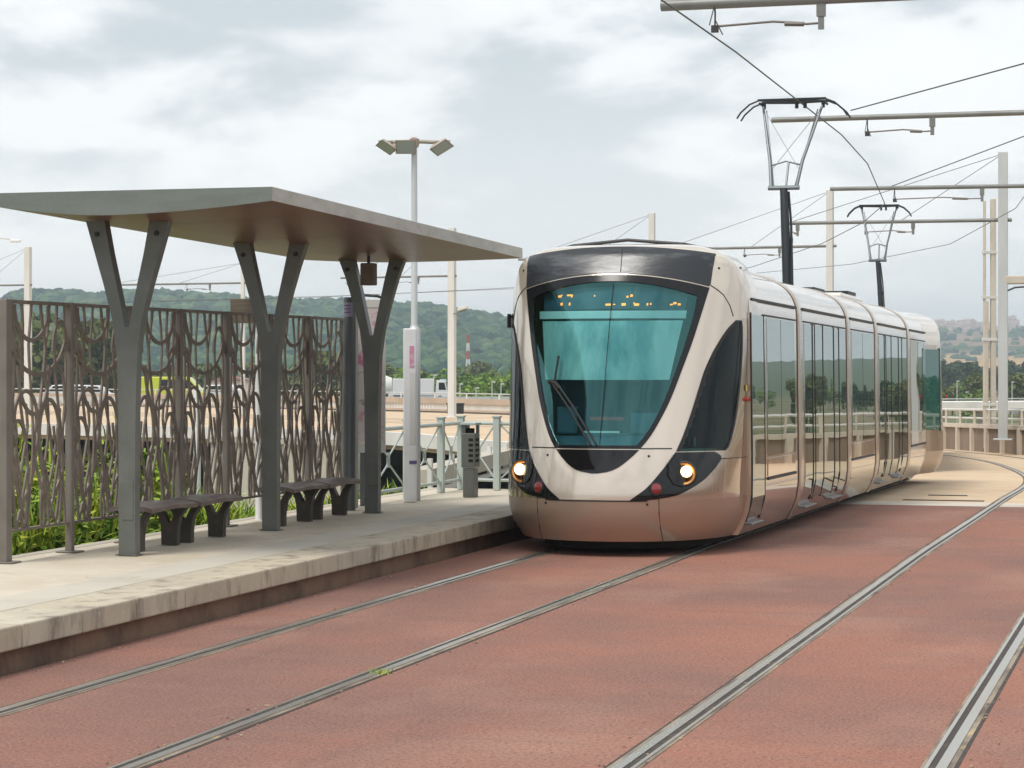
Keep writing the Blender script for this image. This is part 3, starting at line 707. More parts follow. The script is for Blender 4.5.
    pg.tube([(.07, yb - .2, 3.1), (0, yb + .1, 4.1), (-.07, yb + .28, 4.6)], .020, 6); pg.box((-.06, yb + .1, 3.86), (.16, .10, .08))
    po = pg.build('pantograph', M['pantodark'], t, smooth=True)
    b = MB(); K = Vector((-.14, yb + .25, 4.66))
    for sd in (-1, 1):
        b.tube([K + Vector((sd * .19, 0, 0)), K + Vector((sd * .25, .22, .42)), Vector((sd * .46 - .12, yb + .95, 5.96))], [.030, .026, .020], 8)
        b.tube([K + Vector((sd * .16, .05, .02)), Vector((sd * .40 - .12, yb + .90, 5.90))], .010, 5)
    b.tube([K + Vector((-.24, .0, 0)), K + Vector((.24, 0, 0))], .035, 8); b.tube([K + Vector((-.22, .2, .36)), K + Vector((0, .2, .42)), K + Vector((.22, .2, .36))], .016, 6)
    b.tube([K + Vector((.03, .0, 0)), K + Vector((.04, .2, .40))], .018, 6)
    b.build('upper_arm', M['panto'], po, smooth=True)
    b = MB()
    b.tube([K + Vector((-.20, .15, .3)), Vector((.28, yb + .9, 5.85))], .005, 4); b.tube([K + Vector((.20, .15, .3)), Vector((-.52, yb + .9, 5.85))], .005, 4)
    b.build('stay_wires', M['thinwire'], po)
    b = MB(); hy = yb + .97
    for dy in (-.17, .17):
        b.tube([(-0.97, hy + dy, 5.78), (-0.91, hy + dy, 5.87), (-0.77, hy + dy, 5.99), (-0.63, hy + dy, 6.045), (-0.11, hy + dy, 6.03), (0.41, hy + dy, 6.045), (0.55, hy + dy, 5.99), (0.69, hy + dy, 5.87), (0.75, hy + dy, 5.78)], .014, 7)
        b.box((-0.11, hy + dy, 6.05), (1.06, .04, .032))
    b.tube([(-0.61, hy - .17, 6.0), (-0.61, hy + .17, 6.0)], .02, 6); b.tube([(0.39, hy - .17, 6.0), (0.39, hy + .17, 6.0)], .02, 6)
    for x in (-.46, .46, .05, .18): b.tube([(x - .11, hy, 6.03), (x - .11, hy, 5.93)], .03, 6)
    b.build('collector_head', M['pantodark'], po, smooth=True)
    return t
tram = make_tram(); tram.location = (CX, NYO, 0); tram.rotation_euler = (-.0078, 0, 0)
for ch in tram.children:
    if ch.name.startswith('pantograph'): ch.scale = (1, 1, 1.018)
tram2 = copy_tree(tram); tram2['label'] = 'rear tram hidden behind the first one, only its raised pantograph showing'
tram2.rotation_euler = (-.008, 0, math.radians(6.2)); tram2.location = (-6.30, 48.4, -.22)
for ch in tram2.children:
    if ch.name.startswith('pantograph'): ch.scale = (.98, 1, 1.075)

# ------------------------------------------------------------------ station furniture
PZ = .30
# shelter
sh = empty('shelter', (-8.6, 21.2, PZ), 'grey open shelter with a lens shaped canopy on three Y shaped posts', 'shelter')
SO = Vector((-8.6, 21.2, PZ))
def canz(y): return 3.40 - .145 * (y - 17.4) / 7.5           # the roof plane falls slightly along the platform
CXL, CXR, CY0, CY1 = -9.72, -7.13, 17.4, 24.75
def cbot(x, y):
    k = -8.65
    f = (x - k) / (CXR - k) if x > k else (k - x) / (k - CXL)
    k0 = .205 - .065 * (y - CY0) / (CY1 - CY0); e0 = .125
    th = k0 - (k0 - e0 * .9) * f ** 1.8 if x > k else k0 - (k0 - .10) * f ** 1.6
    return canz(y) - th
b = MB(); NXC, NYC = 28, 14
xs = [CXL + (CXR - CXL) * i / NXC for i in range(NXC + 1)]; ys = [CY0 + (CY1 - CY0) * i / NYC for i in range(NYC + 1)]
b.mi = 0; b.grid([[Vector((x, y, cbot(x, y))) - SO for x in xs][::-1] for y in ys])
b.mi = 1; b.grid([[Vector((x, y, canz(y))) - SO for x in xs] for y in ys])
b.mi = 2; b.grid([[Vector((x, CY0, cbot(x, CY0))) - SO for x in xs], [Vector((x, CY0, canz(CY0))) - SO for x in xs]])
b.grid([[Vector((x, CY1, cbot(x, CY1))) - SO for x in xs][::-1], [Vector((x, CY1, canz(CY1))) - SO for x in xs][::-1]])
b.mi = 3; b.grid([[Vector((CXR, y, cbot(CXR, y))) - SO for y in ys], [Vector((CXR, y, canz(y))) - SO for y in ys]])
b.mi = 2; b.grid([[Vector((CXL, y, cbot(CXL, y))) - SO for y in ys][::-1], [Vector((CXL, y, canz(y))) - SO for y in ys][::-1]])
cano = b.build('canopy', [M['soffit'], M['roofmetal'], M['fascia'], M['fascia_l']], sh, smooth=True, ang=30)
b = MB()
for y in ys[2:-1:4]: b.grid([[Vector((x, y - .006, cbot(x, y) - .003)) - SO for x in xs[1:-1]][::-1], [Vector((x, y + .006, cbot(x, y) - .003)) - SO for x in xs[1:-1]][::-1]])
b.build('soffit_joint', M['dark'], cano)
for (px, y) in ((-8.79, 18.2), (-8.76, 21.35), (-8.71, 24.2)):
    zt = cbot(px, y) + .015
    # Y outline in the x-z plane, a welded box section with flaring arms
    def edge(pts): return pts
    zc = 2.30
    L_ = [(-.078, PZ), (-.078, 1.0), (-.083, 1.6), (-.098, 2.05), (-.140, 2.35), (-.222, 2.65), (-.305, 2.92), (-.392, zt)]
    LI = [(-.205, zt), (-.150, 2.92), (-.095, 2.65), (-.05, 2.45), (-.018, zc), (.018, zc), (.05, 2.45), (.095, 2.65), (.150, 2.92), (.205, zt)]
    R_ = [(-x, z) for x, z in L_[::-1]]
    poly = L_ + LI + R_
    T = Matrix.Translation(Vector((px, y + .05, 0)) - SO) @ Matrix(((1, 0, 0, 0), (0, 0, -1, 0), (0, 1, 0, 0), (0, 0, 0, 1)))
    b = MB(); b.prism(poly[::-1], .14, T)
    # split the concave outline so that it fills cleanly
    b = MB()
    n = len(L_)
    lo = L_; li = [(-.02, PZ), (-.02, 1.0), (-.02, 1.6), (-.02, 2.05), (-.019, 2.28), (-.098, 2.65), (-.160, 2.92), (-.215, zt)]
    for sgn in (1, -1):
        for yy, fl in ((y - .05, 1), (y + .05, -1)):
            G = [[Vector((px + sgn * a[0], yy, a[1])) - SO for a in (lo[k], li[k])] for k in range(n)]
            b.grid(G if fl * sgn < 0 else [r[::-1] for r in G])
        G = [[Vector((px + sgn * lo[k][0], yy, lo[k][1])) - SO for yy in (y - .05, y + .05)] for k in range(n)]; b.grid(G)
        G = [[Vector((px + sgn * li[k][0], yy, li[k][1])) - SO for yy in (y - .05, y + .05)] for k in range(4, n)]; b.grid(G)
    for yy in (y - .05, y + .05):
        G = [[Vector((px + s_ * .02, yy, z)) - SO for s_ in (-1, 1)] for z in (PZ, 1.0, 1.6, 2.05, 2.28)]; b.grid(G)
    ps = b.build('support_post', M['green_grey'], sh, smooth=True, ang=35)
    b = MB()
    for sgn in (-1, 1): b.lathe([(.022, 0), (.022, .014), (.010, .016)], 12, Vector((px + sgn * .282, y - .05, zt - .12)) - SO, Matrix.Rotation(PI / 2, 3, 'X'))
    b.build('bolt', M['dark'], ps)
    b = MB(); b.box(Vector((px + .01, y - .052, .78)) - SO, (.105, .008, .34)); b.build('access_plate', M['green_grey'], ps, bevel=.003)
    b = MB(); b.box(Vector((px, y, PZ + .008)) - SO, (.20, .14, .010)); b.build('foot_plate', M['green_grey'], ps)
# box hanging under the canopy
hb = empty('hanging_box', (-8.47, 23.4, 3.03), 'small dark box hanging under the canopy by the farthest post', 'speaker')
b = MB(); b.box((0, 0, -.10), (.15, .14, .24)); b.build('housing', M['litho'], hb, bevel=.012)
b = MB(); b.tube([(0, 0, .02), (0, 0, .14)], .018, 8); b.box((0, 0, .12), (.10, .10, .03)); b.build('bracket', M['dark'], hb)
# benches
def make_bench():
    r = empty('bench', (0, 0, 0), 'bench', 'bench', 'dark metal benches under the shelter')
    L = .98; b = MB(); G = []; GB = []
    for k in range(13):
        y = -L / 2 + L * k / 12; row = []; rb = []
        for j in range(13):
            x = -.225 + .45 * j / 12; z = .415 - .030 * (abs(x) / .225) ** 2.6 + .008 * math.cos(2 * PI * y / L * 1.0)
            row.append(Vector((x, y, z))); rb.append(Vector((x * .97, y, z - .035 - .012 * (1 - abs(x) / .225))))
        G.append(row[::-1]); GB.append(rb)
    b.grid(G); b.grid(GB)
    lp = lambda A: [q[0] for q in A] + A[-1][1:] + [q[-1] for q in A[::-1]][1:] + A[0][::-1][1:]
    A = [q[::-1] for q in G]; b.grid([lp(A), lp(GB)])
    b.build('seat', M['benchtop'], r, smooth=True, ang=40)
    for y in (-.37, .37):
        lo = [(-.078, 0), (-.079, .10), (-.085, .18), (-.105, .26), (-.148, .32), (-.212, .375)]
        li = [(-.012, 0), (-.012, .10), (-.012, .18), (-.014, .21), (-.055, .29), (-.118, .372)]
        b = MB()
        for sg in (1, -1):
            for yy in (-.036, .036):
                q = [[Vector((sg * a[0], y + yy, a[1])) for a in (lo[k], li[k])] for k in range(6)]; b.grid(q if sg * yy > 0 else [w[::-1] for w in q])
            b.grid([[Vector((sg * lo[k][0], y + yy, lo[k][1])) for yy in (-.036, .036)] for k in range(6)])
            b.grid([[Vector((sg * li[k][0], y + yy, li[k][1])) for yy in (-.036, .036)] for k in range(3, 6)])
        for yy in (-.036, .036): b.grid([[Vector((s_ * .012, y + yy, z)) for s_ in (-1, 1)] for z in (0, .1, .18, .21)])
        b.build('leg', M['bench'], r, smooth=True, ang=35)
    return r
bn = make_bench()
BL = ['dark curved metal bench closest to the camera, beside the nearest canopy post', 'dark metal bench standing second from the camera, short of the middle post',
      'dark metal bench just beyond the middle canopy post', 'dark metal bench farthest along, beside the farthest canopy post']
for i, y in enumerate((18.98, 20.03, 22.32, 23.36)):
    o = bn if i == 0 else copy_tree(bn)
    o.location = (-8.93, y, PZ + .003); o['label'] = BL[i]

# lattice screen
ls = empty('lattice_screen', (-9.45, 21.2, PZ), 'tall bronze lattice screen of woven branch shapes behind the benches', 'screen')
LO = Vector((-9.45, 21.2, PZ))
py = [17.23 + 1.146 * k for k in range(8)]
for k, y in enumerate(py):
    b = MB(); w_ = .060 if k else .10; b.box(Vector((-9.45, y, 1.40)) - LO, (.065, w_, 2.20)); b.box(Vector((-9.45, y, PZ + .006)) - LO, (.2, .18, .012)); b.build('post', M['lpost'], ls, bevel=.006)
def lattice_mesh(flip):
    rr = random.Random(5); W = 1.06; Z0, Z1 = .57, 2.47; b = MB()
    fy = (lambda y: W - y) if flip else (lambda y: y)
    def strip(pts, w_):
        pts = [Vector((0, fy(min(W, max(0, p[0]))), p[1])) for p in pts]
        # flat cut bars: rectangular section in the plane of the screen
        n = len(pts); A = []; B = []
        for i in range(n):
            t = (pts[min(i + 1, n - 1)] - pts[max(0, i - 1)]).normalized(); nn = Vector((0, -t.z, t.y)) * w_ / 2
            A.append(pts[i] + nn); B.append(pts[i] - nn)
        for x, sg in ((.008, 1), (-.008, -1)):
            G = [[a + Vector((x, 0, 0)), c + Vector((x, 0, 0))] for a, c in zip(A, B)]; b.grid(G if sg < 0 else [g[::-1] for g in G])
        for E_, sg in ((A, 1), (B, -1)):
            G = [[e + Vector((-.008, 0, 0)), e + Vector((.008, 0, 0))] for e in E_]; b.grid(G if sg > 0 else [g[::-1] for g in G])
    # upright strands that wander and touch each other
    def wob(s0, s1, z1, z0, amp, fr, ph, w_):
        n = 22; strip([(s0 + (s1 - s0) * q / n + amp * math.sin(ph + fr * 2 * PI * q / n) * min(1, q / 4), z1 + (z0 - z1) * q / n) for q in range(n + 1)], w_)
    # long uprights that lean into each other
    for a, c, am, fr, ph, w_ in ((.06, .10, .03, 1.1, .2, .024), (.22, .30, .06, 1.3, 1.7, .026), (.40, .36, .05, 1.0, 4.0, .022), (.56, .64, .07, 1.2, .4, .028), (.72, .60, .05, 1.5, 2.6, .022), (.86, .92, .06, 1.0, 3.4, .026), (1.0, .98, .03, 1.4, 5.0, .022)):
        wob(a, c, Z1, Z0, am, fr, ph, w_)
    def arc(cx, z, w_, dep, up=1, th=.036):
        strip([(cx + w_ * math.sin(a), z - up * dep * math.cos(a)) for a in [(-PI / 2) + PI * q / 18 for q in range(19)]], th)
    # hanging loops at the top
    arc(.40, Z1 - .01, .30, .30); arc(.52, Z1 - .22, .50, .38); arc(.44, Z1 - .52, .28, .42)
    arc(.92, Z1 - .40, .13, .26, -1); arc(.10, Z1 - .38, .11, .20, -1); arc(.10, Z1 - .62, .13, .26, -1)
    # rising loops whose feet run on downwards
    for (cx, z, w_, d) in ((.84, Z1 - .78, .16, .26), (.30, Z1 - .98, .20, .24), (.72, Z1 - 1.12, .18, .30), (.16, Z1 - 1.25, .15, .26)):
        arc(cx, z, w_, d, -1, .034)
        strip([(cx - w_, z), (cx - w_ - .02, z - .12), (cx - w_ + .05, z - .30), (cx - w_ + .10, max(Z0, z - .55))], .023)
        strip([(cx + w_, z), (cx + w_ + .02, z - .14), (cx + w_ - .05, z - .34), (cx + w_ - .12, max(Z0, z - .58))], .023)
    for a, c, z1, am, ph in ((.30, .22, 1.05, .05, 1.), (.48, .58, .95, .06, 3.), (.80, .72, .85, .05, .5), (.92, .84, 1.0, .04, 4.2), (.12, .20, .9, .04, 2.2)): wob(a, c, Z0 + z1, Z0, am, .9, ph, .024)
    for (a, z1, c, z2) in ((.02, Z0 + .70, .34, Z0), (.46, Z0 + .55, .14, Z0), (.56, Z0 + .62, .84, Z0), (1.0, Z0 + .6, .70, Z0)):
        strip([(a + (c - a) * q / 8 + .03 * math.sin(q / 8 * PI * 2), z1 + (z2 - z1) * q / 8) for q in range(9)], .024)
    b.box((0, W / 2, Z1 + .012), (.05, W, .03)); b.box((0, W / 2, Z0 - .01), (.045, W, .022))
    return b
pm = [None, None]
for k in range(7):
    f = k in (2, 5)
    if pm[f] is None:
        pm[f] = lattice_mesh(f).build('lattice_panel', M['lattice'], ls); o = pm[f]
    else:
        o = pm[f].copy(); COL.objects.link(o)
    o.location = Vector((-9.45, py[k] + .043, 0)) - Vector((LO.x, LO.y, LO.z))

# totem pillar beside the screen
tt = empty('totem_pillar', (-9.13, 24.58, PZ), 'slim dark grey pillar with a lilac label near its top', 'pillar')
b = MB(); b.lathe([(.068, 0), (.068, 2.39), (.062, 2.42)], 20); b.build('shaft', M['totem'], tt, smooth=True)
b = MB(); b.box((.072, .03, 1.2), (.022, .08, 2.36)); b.build('edge_rail', M['totem_e'], tt, bevel=.004)
b = MB(); b.grid([[Vector((.0695 * math.sin(a), -.0695 * math.cos(a), z)) for a in [-.9 + 1.8 * q / 10 for q in range(11)]] for z in (2.20, 2.36)]); lab = b.build('label_sheet', M['lilac'], tt)
b = MB()
for z in (2.24, 2.28, 2.32): b.grid([[Vector((.071 * math.sin(a), -.071 * math.cos(a), zz)) for a in [-.6 + 1.1 * q / 6 for q in range(7)]] for zz in (z, z + .012)])
b.build('small_print', M['lilacdark'], lab)
# advertising panel
p0 = at(370.5, 372, 27.0)
ad = empty('poster_panel', (p0.x, p0.y, PZ), 'narrow glazed poster panel with a pink poster between pillar and post', 'advertising panel', rz=TH)
b = MB(); W, Z0, Z1 = .35, .62, 2.42
b.box2((-W / 2, -.05, Z0), (-W / 2 + .018, .05, Z1)); b.box2((W / 2 - .018, -.05, Z0), (W / 2, .05, Z1)); b.box2((-W / 2 + .018, -.05, Z1 - .10), (W / 2 - .018, .05, Z1)); b.box2((-W / 2 + .018, -.05, Z0), (W / 2 - .018, .05, Z0 + .12)); b.build('frame', M['mast_w'], ad, bevel=.005)
b = MB(); b.box2((-W / 2 + .019, -.045, Z0 + .12), (W / 2 - .019, .02, Z1 - .10)); b.build('poster', M['poster'], ad)
b = MB(); b.box2((-.12, -.04, 0), (-.07, .04, Z0)); b.box2((.07, -.04, 0), (.12, .04, Z0)); b.build('legs', M['totem'], ad)
b = MB(); b.tube([(-.16, 0, 2.43), (-.08, 0, 2.47), (.08, 0, 2.46), (.16, 0, 2.43)], .02, 6); b.build('top_trim', M['dark'], ad)

# information column and floodlight mast
p0 = at(410.5, 497, 27.7)
ic = empty('information_column', (p0.x, p0.y, PZ), 'white information column with pink mark and purple band at the railing', 'column', rz=TH)
b = MB(); b.box2((-.085, -.05, 0), (.075, .05, 2.09)); b.build('column', M['white_p'], ic, bevel=.012)
b = MB(); b.box2((-.01, -.054, 1.62), (.045, -.050, 1.88)); b.build('pink_mark', M['pinkmark'], ic)
b = MB(); b.box2((-.012, -.055, .46), (.078, -.050, .50)); b.build('purple_band', M['lilacdark'], ic)
b = MB(); b.box2((-.008, -.054, .7), (.062, -.051, 1.56)); b.build('timetable_sheet', M['lilac'] if False else M['carw'], ic)
p0 = at(414.3, 497, 28.0)
lm = empty('floodlight_mast', (p0.x, p0.y, PZ), 'slender grey lamp mast with three floodlights above the canopy', 'lamp post', rz=TH)
b = MB(); b.lathe([(.075, 0), (.075, 2.08), (.052, 2.11), (.040, 2.14), (.035, 4.36)], 14); b.build('pole', M['mast'], lm, smooth=True)
b = MB(); b.tube([(-.29, 0, 4.36), (-.1, 0, 4.37), (.1, 0, 4.37), (.29, 0, 4.36)], .025, 8); b.lathe([(.05, 4.30), (.06, 4.33), (.06, 4.40), (.03, 4.42)], 12); b.build('cross_arm', M['lamphood'], lm, smooth=True)
for x, rx, ry, rz_, s in ((-.33, .42, .55, .35, .85), (-.10, .95, .0, .0, .95), (.33, .45, -.50, -.35, .95)):
    R = Matrix.Rotation(rz_, 3, 'Z') @ Matrix.Rotation(ry, 3, 'Y') @ Matrix.Rotation(-rx, 3, 'X'); c = Vector((x, -.09, 4.31)); hd = MB(); o_ = 0
    q = []
    for (w_, d_, z_) in ((.065, .045, .040), (.10, .07, .022), (.125, .095, -.022), (.130, .10, -.034)):
        q.append([c + R @ Vector((sx * w_ * s, sy * d_ * s, z_ * s)) for sx, sy in ((-1, -1), (1, -1), (1, 1), (-1, 1))])
    hd.v += [tuple(v) for r in q for v in r]
    for i in range(3):
        for k in range(4): hd.f.append([(i + 1) * 4 + k, (i + 1) * 4 + (k + 1) % 4, i * 4 + (k + 1) % 4, i * 4 + k]); hd.m.append(0)
    hd.f.append([0, 1, 2, 3]); hd.m.append(0); hd.f.append([15, 14, 13, 12]); hd.m.append(0)
    hd.bar(c + R @ Vector((-.135 * s, 0, -.01)), Vector((x * .75, 0, 4.37)), .018, .018); hd.bar(c + R @ Vector((.135 * s, 0, -.01)), Vector((x * .75, 0, 4.37)), .018, .018)
    fo = hd.build('floodlight', M['lamphood'], lm)
    g = MB(); g.add([c + R @ Vector((sx * .11 * s, sy * .082 * s, z_ * s)) for z_ in (-.037, -.030) for sx, sy in ((-1, -1), (1, -1), (1, 1), (-1, 1))], [(3, 2, 1, 0), (4, 5, 6, 7), (0, 1, 5, 4), (1, 2, 6, 5), (2, 3, 7, 6), (3, 0, 4, 7)]); g.build('glass', M['lampface'], fo)

# railing at the platform end
rl = empty('railing', (-9.25, 27.5, PZ), 'pale green railing with crossed bars closing the far end of the platform', 'railing')
RO = Vector((-9.25, 27.5, PZ))
rp = [(-9.25, 25.55), (-9.25, 26.95), (-9.25, 28.3), (-9.25, 29.15), (-8.72, 29.05), (-7.95, 29.15), (-7.25, 29.2)]
for x, y in rp:
    b = MB(); b.box(Vector((x, y, PZ + .48)) - RO, (.085, .085, .96)); b.box(Vector((x, y, PZ + .97)) - RO, (.11, .11, .022)); b.build('post', M['pale_green'], rl, bevel=.005)
for nm, z, r in (('top_rail', .88, .026), ('bottom_rail', .13, .022)):
    b = MB()
    for a, c in zip(rp, rp[1:]): b.tube([Vector((*a, PZ + z)) - RO, Vector((*c, PZ + z)) - RO], r, 8)
    b.build(nm, M['pale_green'], rl, smooth=True)
for a, c in zip(rp, rp[1:]):
    b = MB(); A = Vector((*a, 0)); C_ = Vector((*c, 0)); m = (A + C_) / 2
    zl, zh, zm = PZ + .15, PZ + .86, PZ + .5
    P = lambda v, z: Vector((v.x, v.y, z)) - RO
    for q in (A, C_):
        q2 = q.lerp(m, .12); b.tube([P(q2, zl), P(m.lerp(q, .06), zm - .06), P(m.lerp(q, .06), zm + .06), P(q2, zh)], .012, 6)
    b.tube([P(m, zm - .09), P(m, zm + .09)], .022, 6)
    b.build('crossed_bars', M['pale_green'], rl, smooth=True)
# litter bin
p0 = at(470.5, 497, 28.75)
lb = empty('litter_bin', (p0.x, p0.y, PZ), 'grey green slotted litter bin standing before the railing', 'litter bin', rz=TH - .35)
b = MB(); b.box2((-.075, -.075, 0), (.075, .075, .36)); b.build('pedestal', M['green_grey'], lb, bevel=.008)
b = MB(); b.box2((-.092, -.092, .37), (.092, .092, .80)); bo = b.build('body', M['green_grey'], lb, bevel=.012)
b = MB(); b.box2((-.105, -.10, .90), (.105, .10, .93)); b.build('lid', M['pale_green'], lb, bevel=.006)
b = MB(); b.box2((-.09, -.08, .80), (-.04, .08, .90)); b.box2((.065, .02, .80), (.09, .08, .90)); b.build('lid_stay', M['green_grey'], lb)
b = MB()
for k in range(5): b.box2((.01, -.096, .44 + .065 * k), (.07, -.091, .475 + .065 * k)); b.box2((.091, -.06, .44 + .065 * k), (.096, .05, .475 + .065 * k))
b.build('slot', M['void'], bo)
b = MB(); b.box2((-.04, -.04, .74), (.04, .04, .86)); b.build('liner', M['void'], lb)
# little sign board on a white pole behind the screen
p0 = at(259, 480, 24.6)
sg = empty('sign_board', (p0.x, p0.y, -.4), 'brown back of a small sign board on a white pole behind the screen', 'sign', rz=TH)
b = MB(); b.lathe([(.04, -.6), (.04, 2.75)], 10); b.build('pole', M['white_p'], sg, smooth=True)
zt = at(259, 299, 24.6).z + .4; b = MB(); b.box2((-.30, -.06, zt - .26), (.04, -.042, zt)); b.build('board', M['litho'], sg, bevel=.004)
p0 = at(197, 480, 30)
po = MB(); po.lathe([(.05, -1.6), (.05, 1.62)], 10); o = po.build('white_pole', M['white_p'], smooth=True); o.location = (p0.x, p0.y, 0); tag(o, 'short white pole among the weeds behind the lattice screen', 'pole')

# ------------------------------------------------------------------ overhead line
def wire_curve(pts, zf, name, label, r=.009, m='wire', group='overhead wires'):
    b = MB(); b.tube([Vector((p[0], p[1], zf(p))) for p in pts], r, 5); o = b.build(name, M[m], smooth=True); return tag(o, label, 'overhead wire', group)
wire_curve([(-5.70, -10), (-5.69, 29.9), (-5.75, 40), (-5.95, 44.9), (-6.75, 54), (-8.0, 59.5), (-10.2, 67), (-14.5, 79), (-21, 89), (-29.5, 98), (-42, 108), (-62, 117), (-100, 127)],
           lambda p: 6.12 + gz(p[1]), 'contact_wire', 'dark contact wire running down from the top edge to the front pantograph', .011)
wire_curve([(1.2, 26.5), (-2.1, 32.5), (-5.28, 37.8)], lambda p: 6.13, 'pull_wire', 'dark wire slanting from the right edge down to the front pantograph', .011)
wire_curve([(-.1, 38.5), (-2.85, 42.9), (-6.6, 54)], lambda p: 6.12, 'pull_wire', 'dark wire slanting from the right edge towards the rear pantograph', .011)
wire_curve([(-2.6, 46), (-3.9, 56), (-6.6, 68), (-10.8, 77.5), (-17.5, 87.5), (-26, 96.5), (-40, 106), (-61, 115), (-100, 125)], lambda p: 6.12 + gz(p[1]), 'contact_wire', 'thin far contact wire over the empty track curving away left', .010, 'thinwire')

def support(base, ztop, za, ax, la, regs, label, w_=.16, m='mast', stays=True, back=.25, r=.055, pole_h=None, regside=1):
    """mast with a cantilever tube; ax unit vector from mast along the arm, la its length; regs: (distance of bracket, distance of wire)"""
    base = Vector(base); o = empty('catenary_mast', base, label, 'catenary mast', 'catenary masts along the tracks'); ax = Vector((ax[0], ax[1], 0)).normalized()
    h = ztop - base.z; za_ = za - base.z; rz = math.atan2(ax.y, ax.x)
    b = MB(); b.box((0, 0, h / 2), (w_, w_ * .8, h), rz=rz); b.box((0, 0, .02), (w_ * 2, w_ * 2, .04), rz=rz); b.build('pole', M[m], o, bevel=.015)
    b = MB(); b.tube([-ax * back + Vector((0, 0, za_)), ax * la + Vector((0, 0, za_))], r, 10); am = b.build('arm', M['arm'], o, smooth=True)
    if stays:
        b = MB()
        for f in (.95, .45): b.tube([Vector((0, 0, h - .05)), ax * la * f + Vector((0, 0, za_ + r))], .010, 5)
        b.build('stay_wire', M['thinwire'], o)
    for db, dw in regs:
        P = ax * db + Vector((0, 0, za_)); W_ = ax * dw + Vector((0, 0, za_ - .34))
        b = MB(); b.bar(P + Vector((0, 0, .03)), P + Vector((0, 0, -.38)), .07, .05); b.bar(P + Vector((0, 0, .0)), P + Vector((0, 0, -.22)), .11, .07); b.build('bracket', M['arm'], am)
        d = (W_ - P).normalized(); q0 = P + Vector((0, 0, -.30))
        b = MB(); b.tube([q0, q0.lerp(W_, .14), q0.lerp(W_, .2) + Vector((0, 0, .02)), q0.lerp(W_, .45) + Vector((0, 0, .06)), W_ + Vector((0, 0, .05))], .016, 6)
        b.tube([q0.lerp(W_, .16), q0.lerp(W_, .34) + Vector((0, 0, .02))], .032, 6); b.build('registration_arm', M['insul'], am, smooth=True)
        b = MB(); U = ax * dw + Vector((0, 0, za_))
        b.tube([U + Vector((0, -.02, 0)), U + Vector((0, .02, -.14)), W_ + Vector((0, 0, .0))], .012, 5); b.tube([U, W_ + Vector((0, -.35, .02))], .008, 5); b.tube([U + Vector((0, 0, -.2)), W_ + Vector((0, .5, .02))], .008, 5); b.box(W_ + Vector((0, 0, .02)), (.09, .05, .09)); b.build('dropper', M['wire'], am)
    return o
support((.6, 28.5, 0), 8.0, 6.50, (-1, 0), 6.98, [(4.95, 6.29)], 'mast whose thick arm enters at the top edge of the photo', .2, r=.07, stays=False)
support((.6, 44.9, gz(45)), 8.4, 6.77, (-1, 0), 8.43, [(5.3, 6.55)], 'mast whose arm reaches behind the front pantograph collector', .2, stays=False)
support((-2.1, 59.9, gz(60)), 8.2, 6.50, (-1, -.08), 6.75, [(2.9, 5.1)], 'mast whose arm passes just above the rear pantograph', .2, stays=False)
support(at(1003, 440, 66), at(1003, 152, 66).z, at(1003, 220, 66).z, (-1, -.03), 6.35, [(2.55, 3.9), (5.9, 7.0)][:1] + [(5.9, 6.2)], 'tall grey catenary mast standing free at the right edge', .27, stays=True)
support(Vector(at(830, 420, 88)).xy.to_3d() + Vector((0, 0, -.68)), at(830, 190, 88).z, at(830, 246, 88).z, (-1, .12), 6.9, [(2.0, 3.4), (5.4, 6.3)], 'pale catenary mast rising behind the tram roof between the pantographs', .26, 'mast_w')
support(Vector(at(652, 420, 103)).xy.to_3d() + Vector((0, 0, -.68)), at(652, 213, 103).z, at(652, 257, 103).z, (-1, .12), 6.5, [(2.0, 3.4)], 'short looking catenary mast peeping over the front roof of the tram', .26, 'mast_w')
support(Vector(at(452, 420, 116)).xy.to_3d() + Vector((0, 0, -.68)), at(452, 228, 116).z, at(452, 276, 116).z, (-1, .15), 6.4, [(1.9, 3.4), (5.2, 6.0)], 'white catenary mast with a lamp standing between lamp mast and tram', .36, 'mast_w')
support(Vector(at(28, 420, 131)).xy.to_3d() + Vector((0, 0, -.68)), at(28, 247, 131).z, at(28, 285, 131).z, (-1, .1), 6.5, [(2.0, 3.4)], 'white catenary mast at the left edge behind the lattice screen', .36, 'mast_w')
support(Vector(at(243, 420, 122)).xy.to_3d() + Vector((0, 0, -.68)), at(243, 262, 122).z, at(243, 283, 122).z, (-1, .1), 8.5, [(2.0, 3.4)], 'white catenary mast half hidden behind the middle canopy post', .2, 'mast_w')
# lamp clamped to the white mast
p = at(458, 312, 115.6); lo = empty('street_lantern', p, 'small street lantern on a bracket fixed to the white catenary mast', 'lamp')
b = MB(); b.tube([(-.25, 0, -.1), (.1, 0, .0), (.45, 0, .12)], .04, 6); b.build('bracket', M['arm'], lo)
b = MB(); b.box((.25, 0, .18), (.55, .25, .16), R=Matrix.Rotation(-.25, 3, 'Y')); b.build('lamp_head', M['mast_w'], lo, bevel=.04)
# street lamp whose arm enters from the left edge
p = at(-22, 420, 120); sl = empty('street_lamp', (p.x, p.y, -.7), 'white street lamp head reaching in from the left edge', 'street lamp', rz=TH)
z0 = at(0, 239, 120).z + .7; b = MB(); b.lathe([(.10, -2), (.07, z0)], 10); b.build('pole', M['mast_w'], sl)
b = MB(); b.tube([(0, 0, z0 - .02), (1.0, 0, z0 + .05), (1.7, 0, z0)], .04, 6); b.build('lamp_arm', M['mast_w'], sl, smooth=True)
b = MB(); b.box((1.95, 0, z0 - .1), (.55, .25, .16)); b.build('lamp_head', M['white_p'], sl, bevel=.05)
